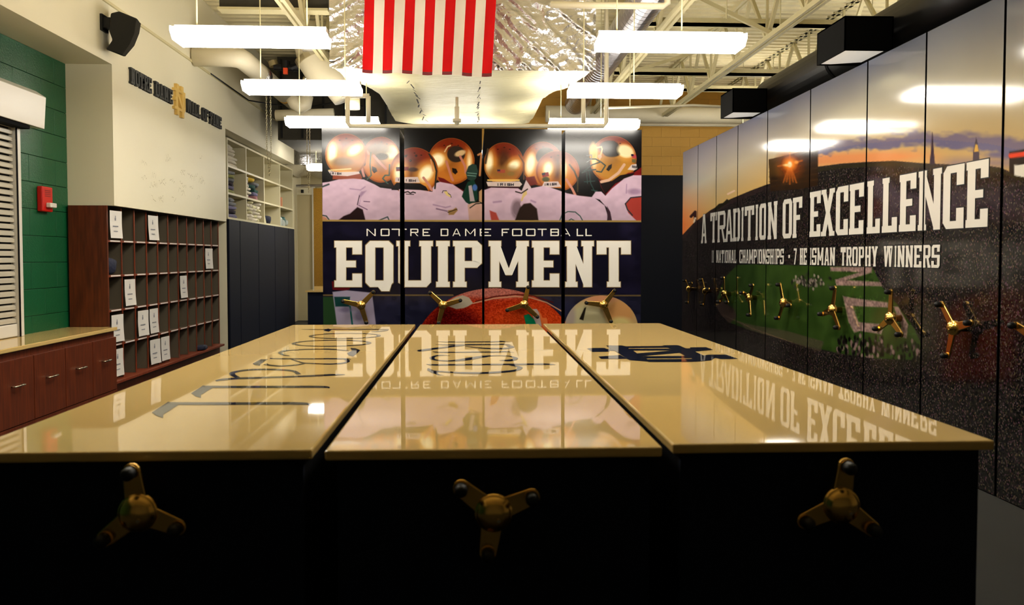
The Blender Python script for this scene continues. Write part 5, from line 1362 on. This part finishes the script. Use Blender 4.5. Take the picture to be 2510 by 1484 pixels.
box_ = tag(MB().prism([(CYS[2] + .13, SZ[0] + .02), (CYS[2] + .34, SZ[0] + .02), (CYS[2] + .16, SZ[0] + .27)], 'x', XS - .3, XS - .05).build('binder', TW['pale'], org=(XS - .2, CYS[2] + .2, SZ[0])), 'pale binder leaning in the lower shelf', 'binder')
lump('knit_hat', (XS - .15, CYS[2] + .55, SZ[0] + .095), (.12, .2, .08), cloth_navy, 'dark hat on the lower shelf beside the binder', 'hat', 71)
gl = mat('clear_plastic', lin(190, 200, 196), .15, spec=.8); gt = mat('teal_plastic', lin(30, 90, 88), .3)
for k in range(7):
    lump('plastic_bag', (XS - .12 - .03 * (k % 2), CYS[3] + .14 + k * .14, SZ[0] + .08 + .03 * ((k * 3) % 4) * .5), (.06, .052, .06 + .02 * (k % 3)), gl if k % 2 == 0 else gt, ('clear' if k % 2 == 0 else 'teal') + ' plastic pouch, %s along the far lower shelf' % ordn[k], 'pouch', 80 + k, 'plastic pouches')
# chains
def chain(px, ytop, pbot, Y, gap, lab):
    a = P(px, pbot, y=Y); u = empty('hoist_chain', a); tag(u, lab, 'chain', 'hanging chain loops')
    ztop = P(px, ytop, y=Y).z
    for s_ in (-1, 1):
        mb = MB(); z = a.z; k = 0
        while z < ztop:
            x = a.x + s_ * gap * min(1, (z - a.z) / .35); ring = []
            for i in range(9):
                t = 2 * math.pi * i / 8; dx, dz = .009 * math.cos(t), .019 * math.sin(t)
                ring.append((x + (dx if k % 2 else 0), Y + (0 if k % 2 else dx), z + .02 + dz))
            mb.tube(ring, .0032, 4, cap=False); z += .03; k += 1
        mb.build('link_strand', M['chrome'], u)
chain(660, 232, 432, 12.4, .03, 'loop of steel chain hanging before the open shelves')
chain(757, 300, 474, 14.0, .022, 'loop of steel chain hanging beside the EQ panel')
# ------------------------------------------------------------------ far corridor
YK = 21.0
d1 = struct(box('door_1', (P(722, 500, y=YK).x - .3, YK, 0), (P(766, 500, y=YK).x, YK + .05, P(750, 478, y=YK).z), M['door']))
box('door_frame', (P(766, 500, y=YK).x, YK - .06, 0), (P(770, 500, y=YK).x + .02, YK + .05, P(750, 455, y=YK).z), M['white'], d1)
box('door_head', (P(722, 500, y=YK).x - .3, YK - .05, P(750, 478, y=YK).z), (P(766, 500, y=YK).x, YK + .05, P(750, 460, y=YK).z), M['cream'], d1)
box('door_closer', (P(740, 500, y=YK).x, YK - .12, P(740, 474, y=YK).z), (P(746, 500, y=YK).x, YK - .05, P(740, 466, y=YK).z), M['blackm'], d1)
MB().tube([P(724, 456, y=YK - .1), P(792, 455, y=YK - .1)], .03, 8).build('cable_tray', M['spiral'], d1)
gp = tag(box('glitter_panel', (P(770, 703, y=20.4).x, 20.4, 0), P(800, 462, y=20.44), M['glitter'], org=P(770, 703, y=20.4)), 'gold glittering panel behind the left equipment unit', 'panel')
lc = empty('low_cabinet', P(753, 790, y=17.6)); tag(lc, 'low navy cabinet with gold top at the end of the aisle', 'cabinet')
a, b = P(754, 713, y=17.6), P(800, 713, y=17.6)
box('body', (a.x, 17.6, 0), (b.x, 18.4, a.z - .03), M['navy'], lc); box('worktop', (a.x - .04, 17.56, a.z - .03), (b.x, 18.42, a.z + .005), M['top'], lc)
box('riser', (P(770, 700, y=18.3).x, 18.3, a.z + .005), (b.x, 18.36, P(770, 702, y=18.3).z), M['top'], lc)
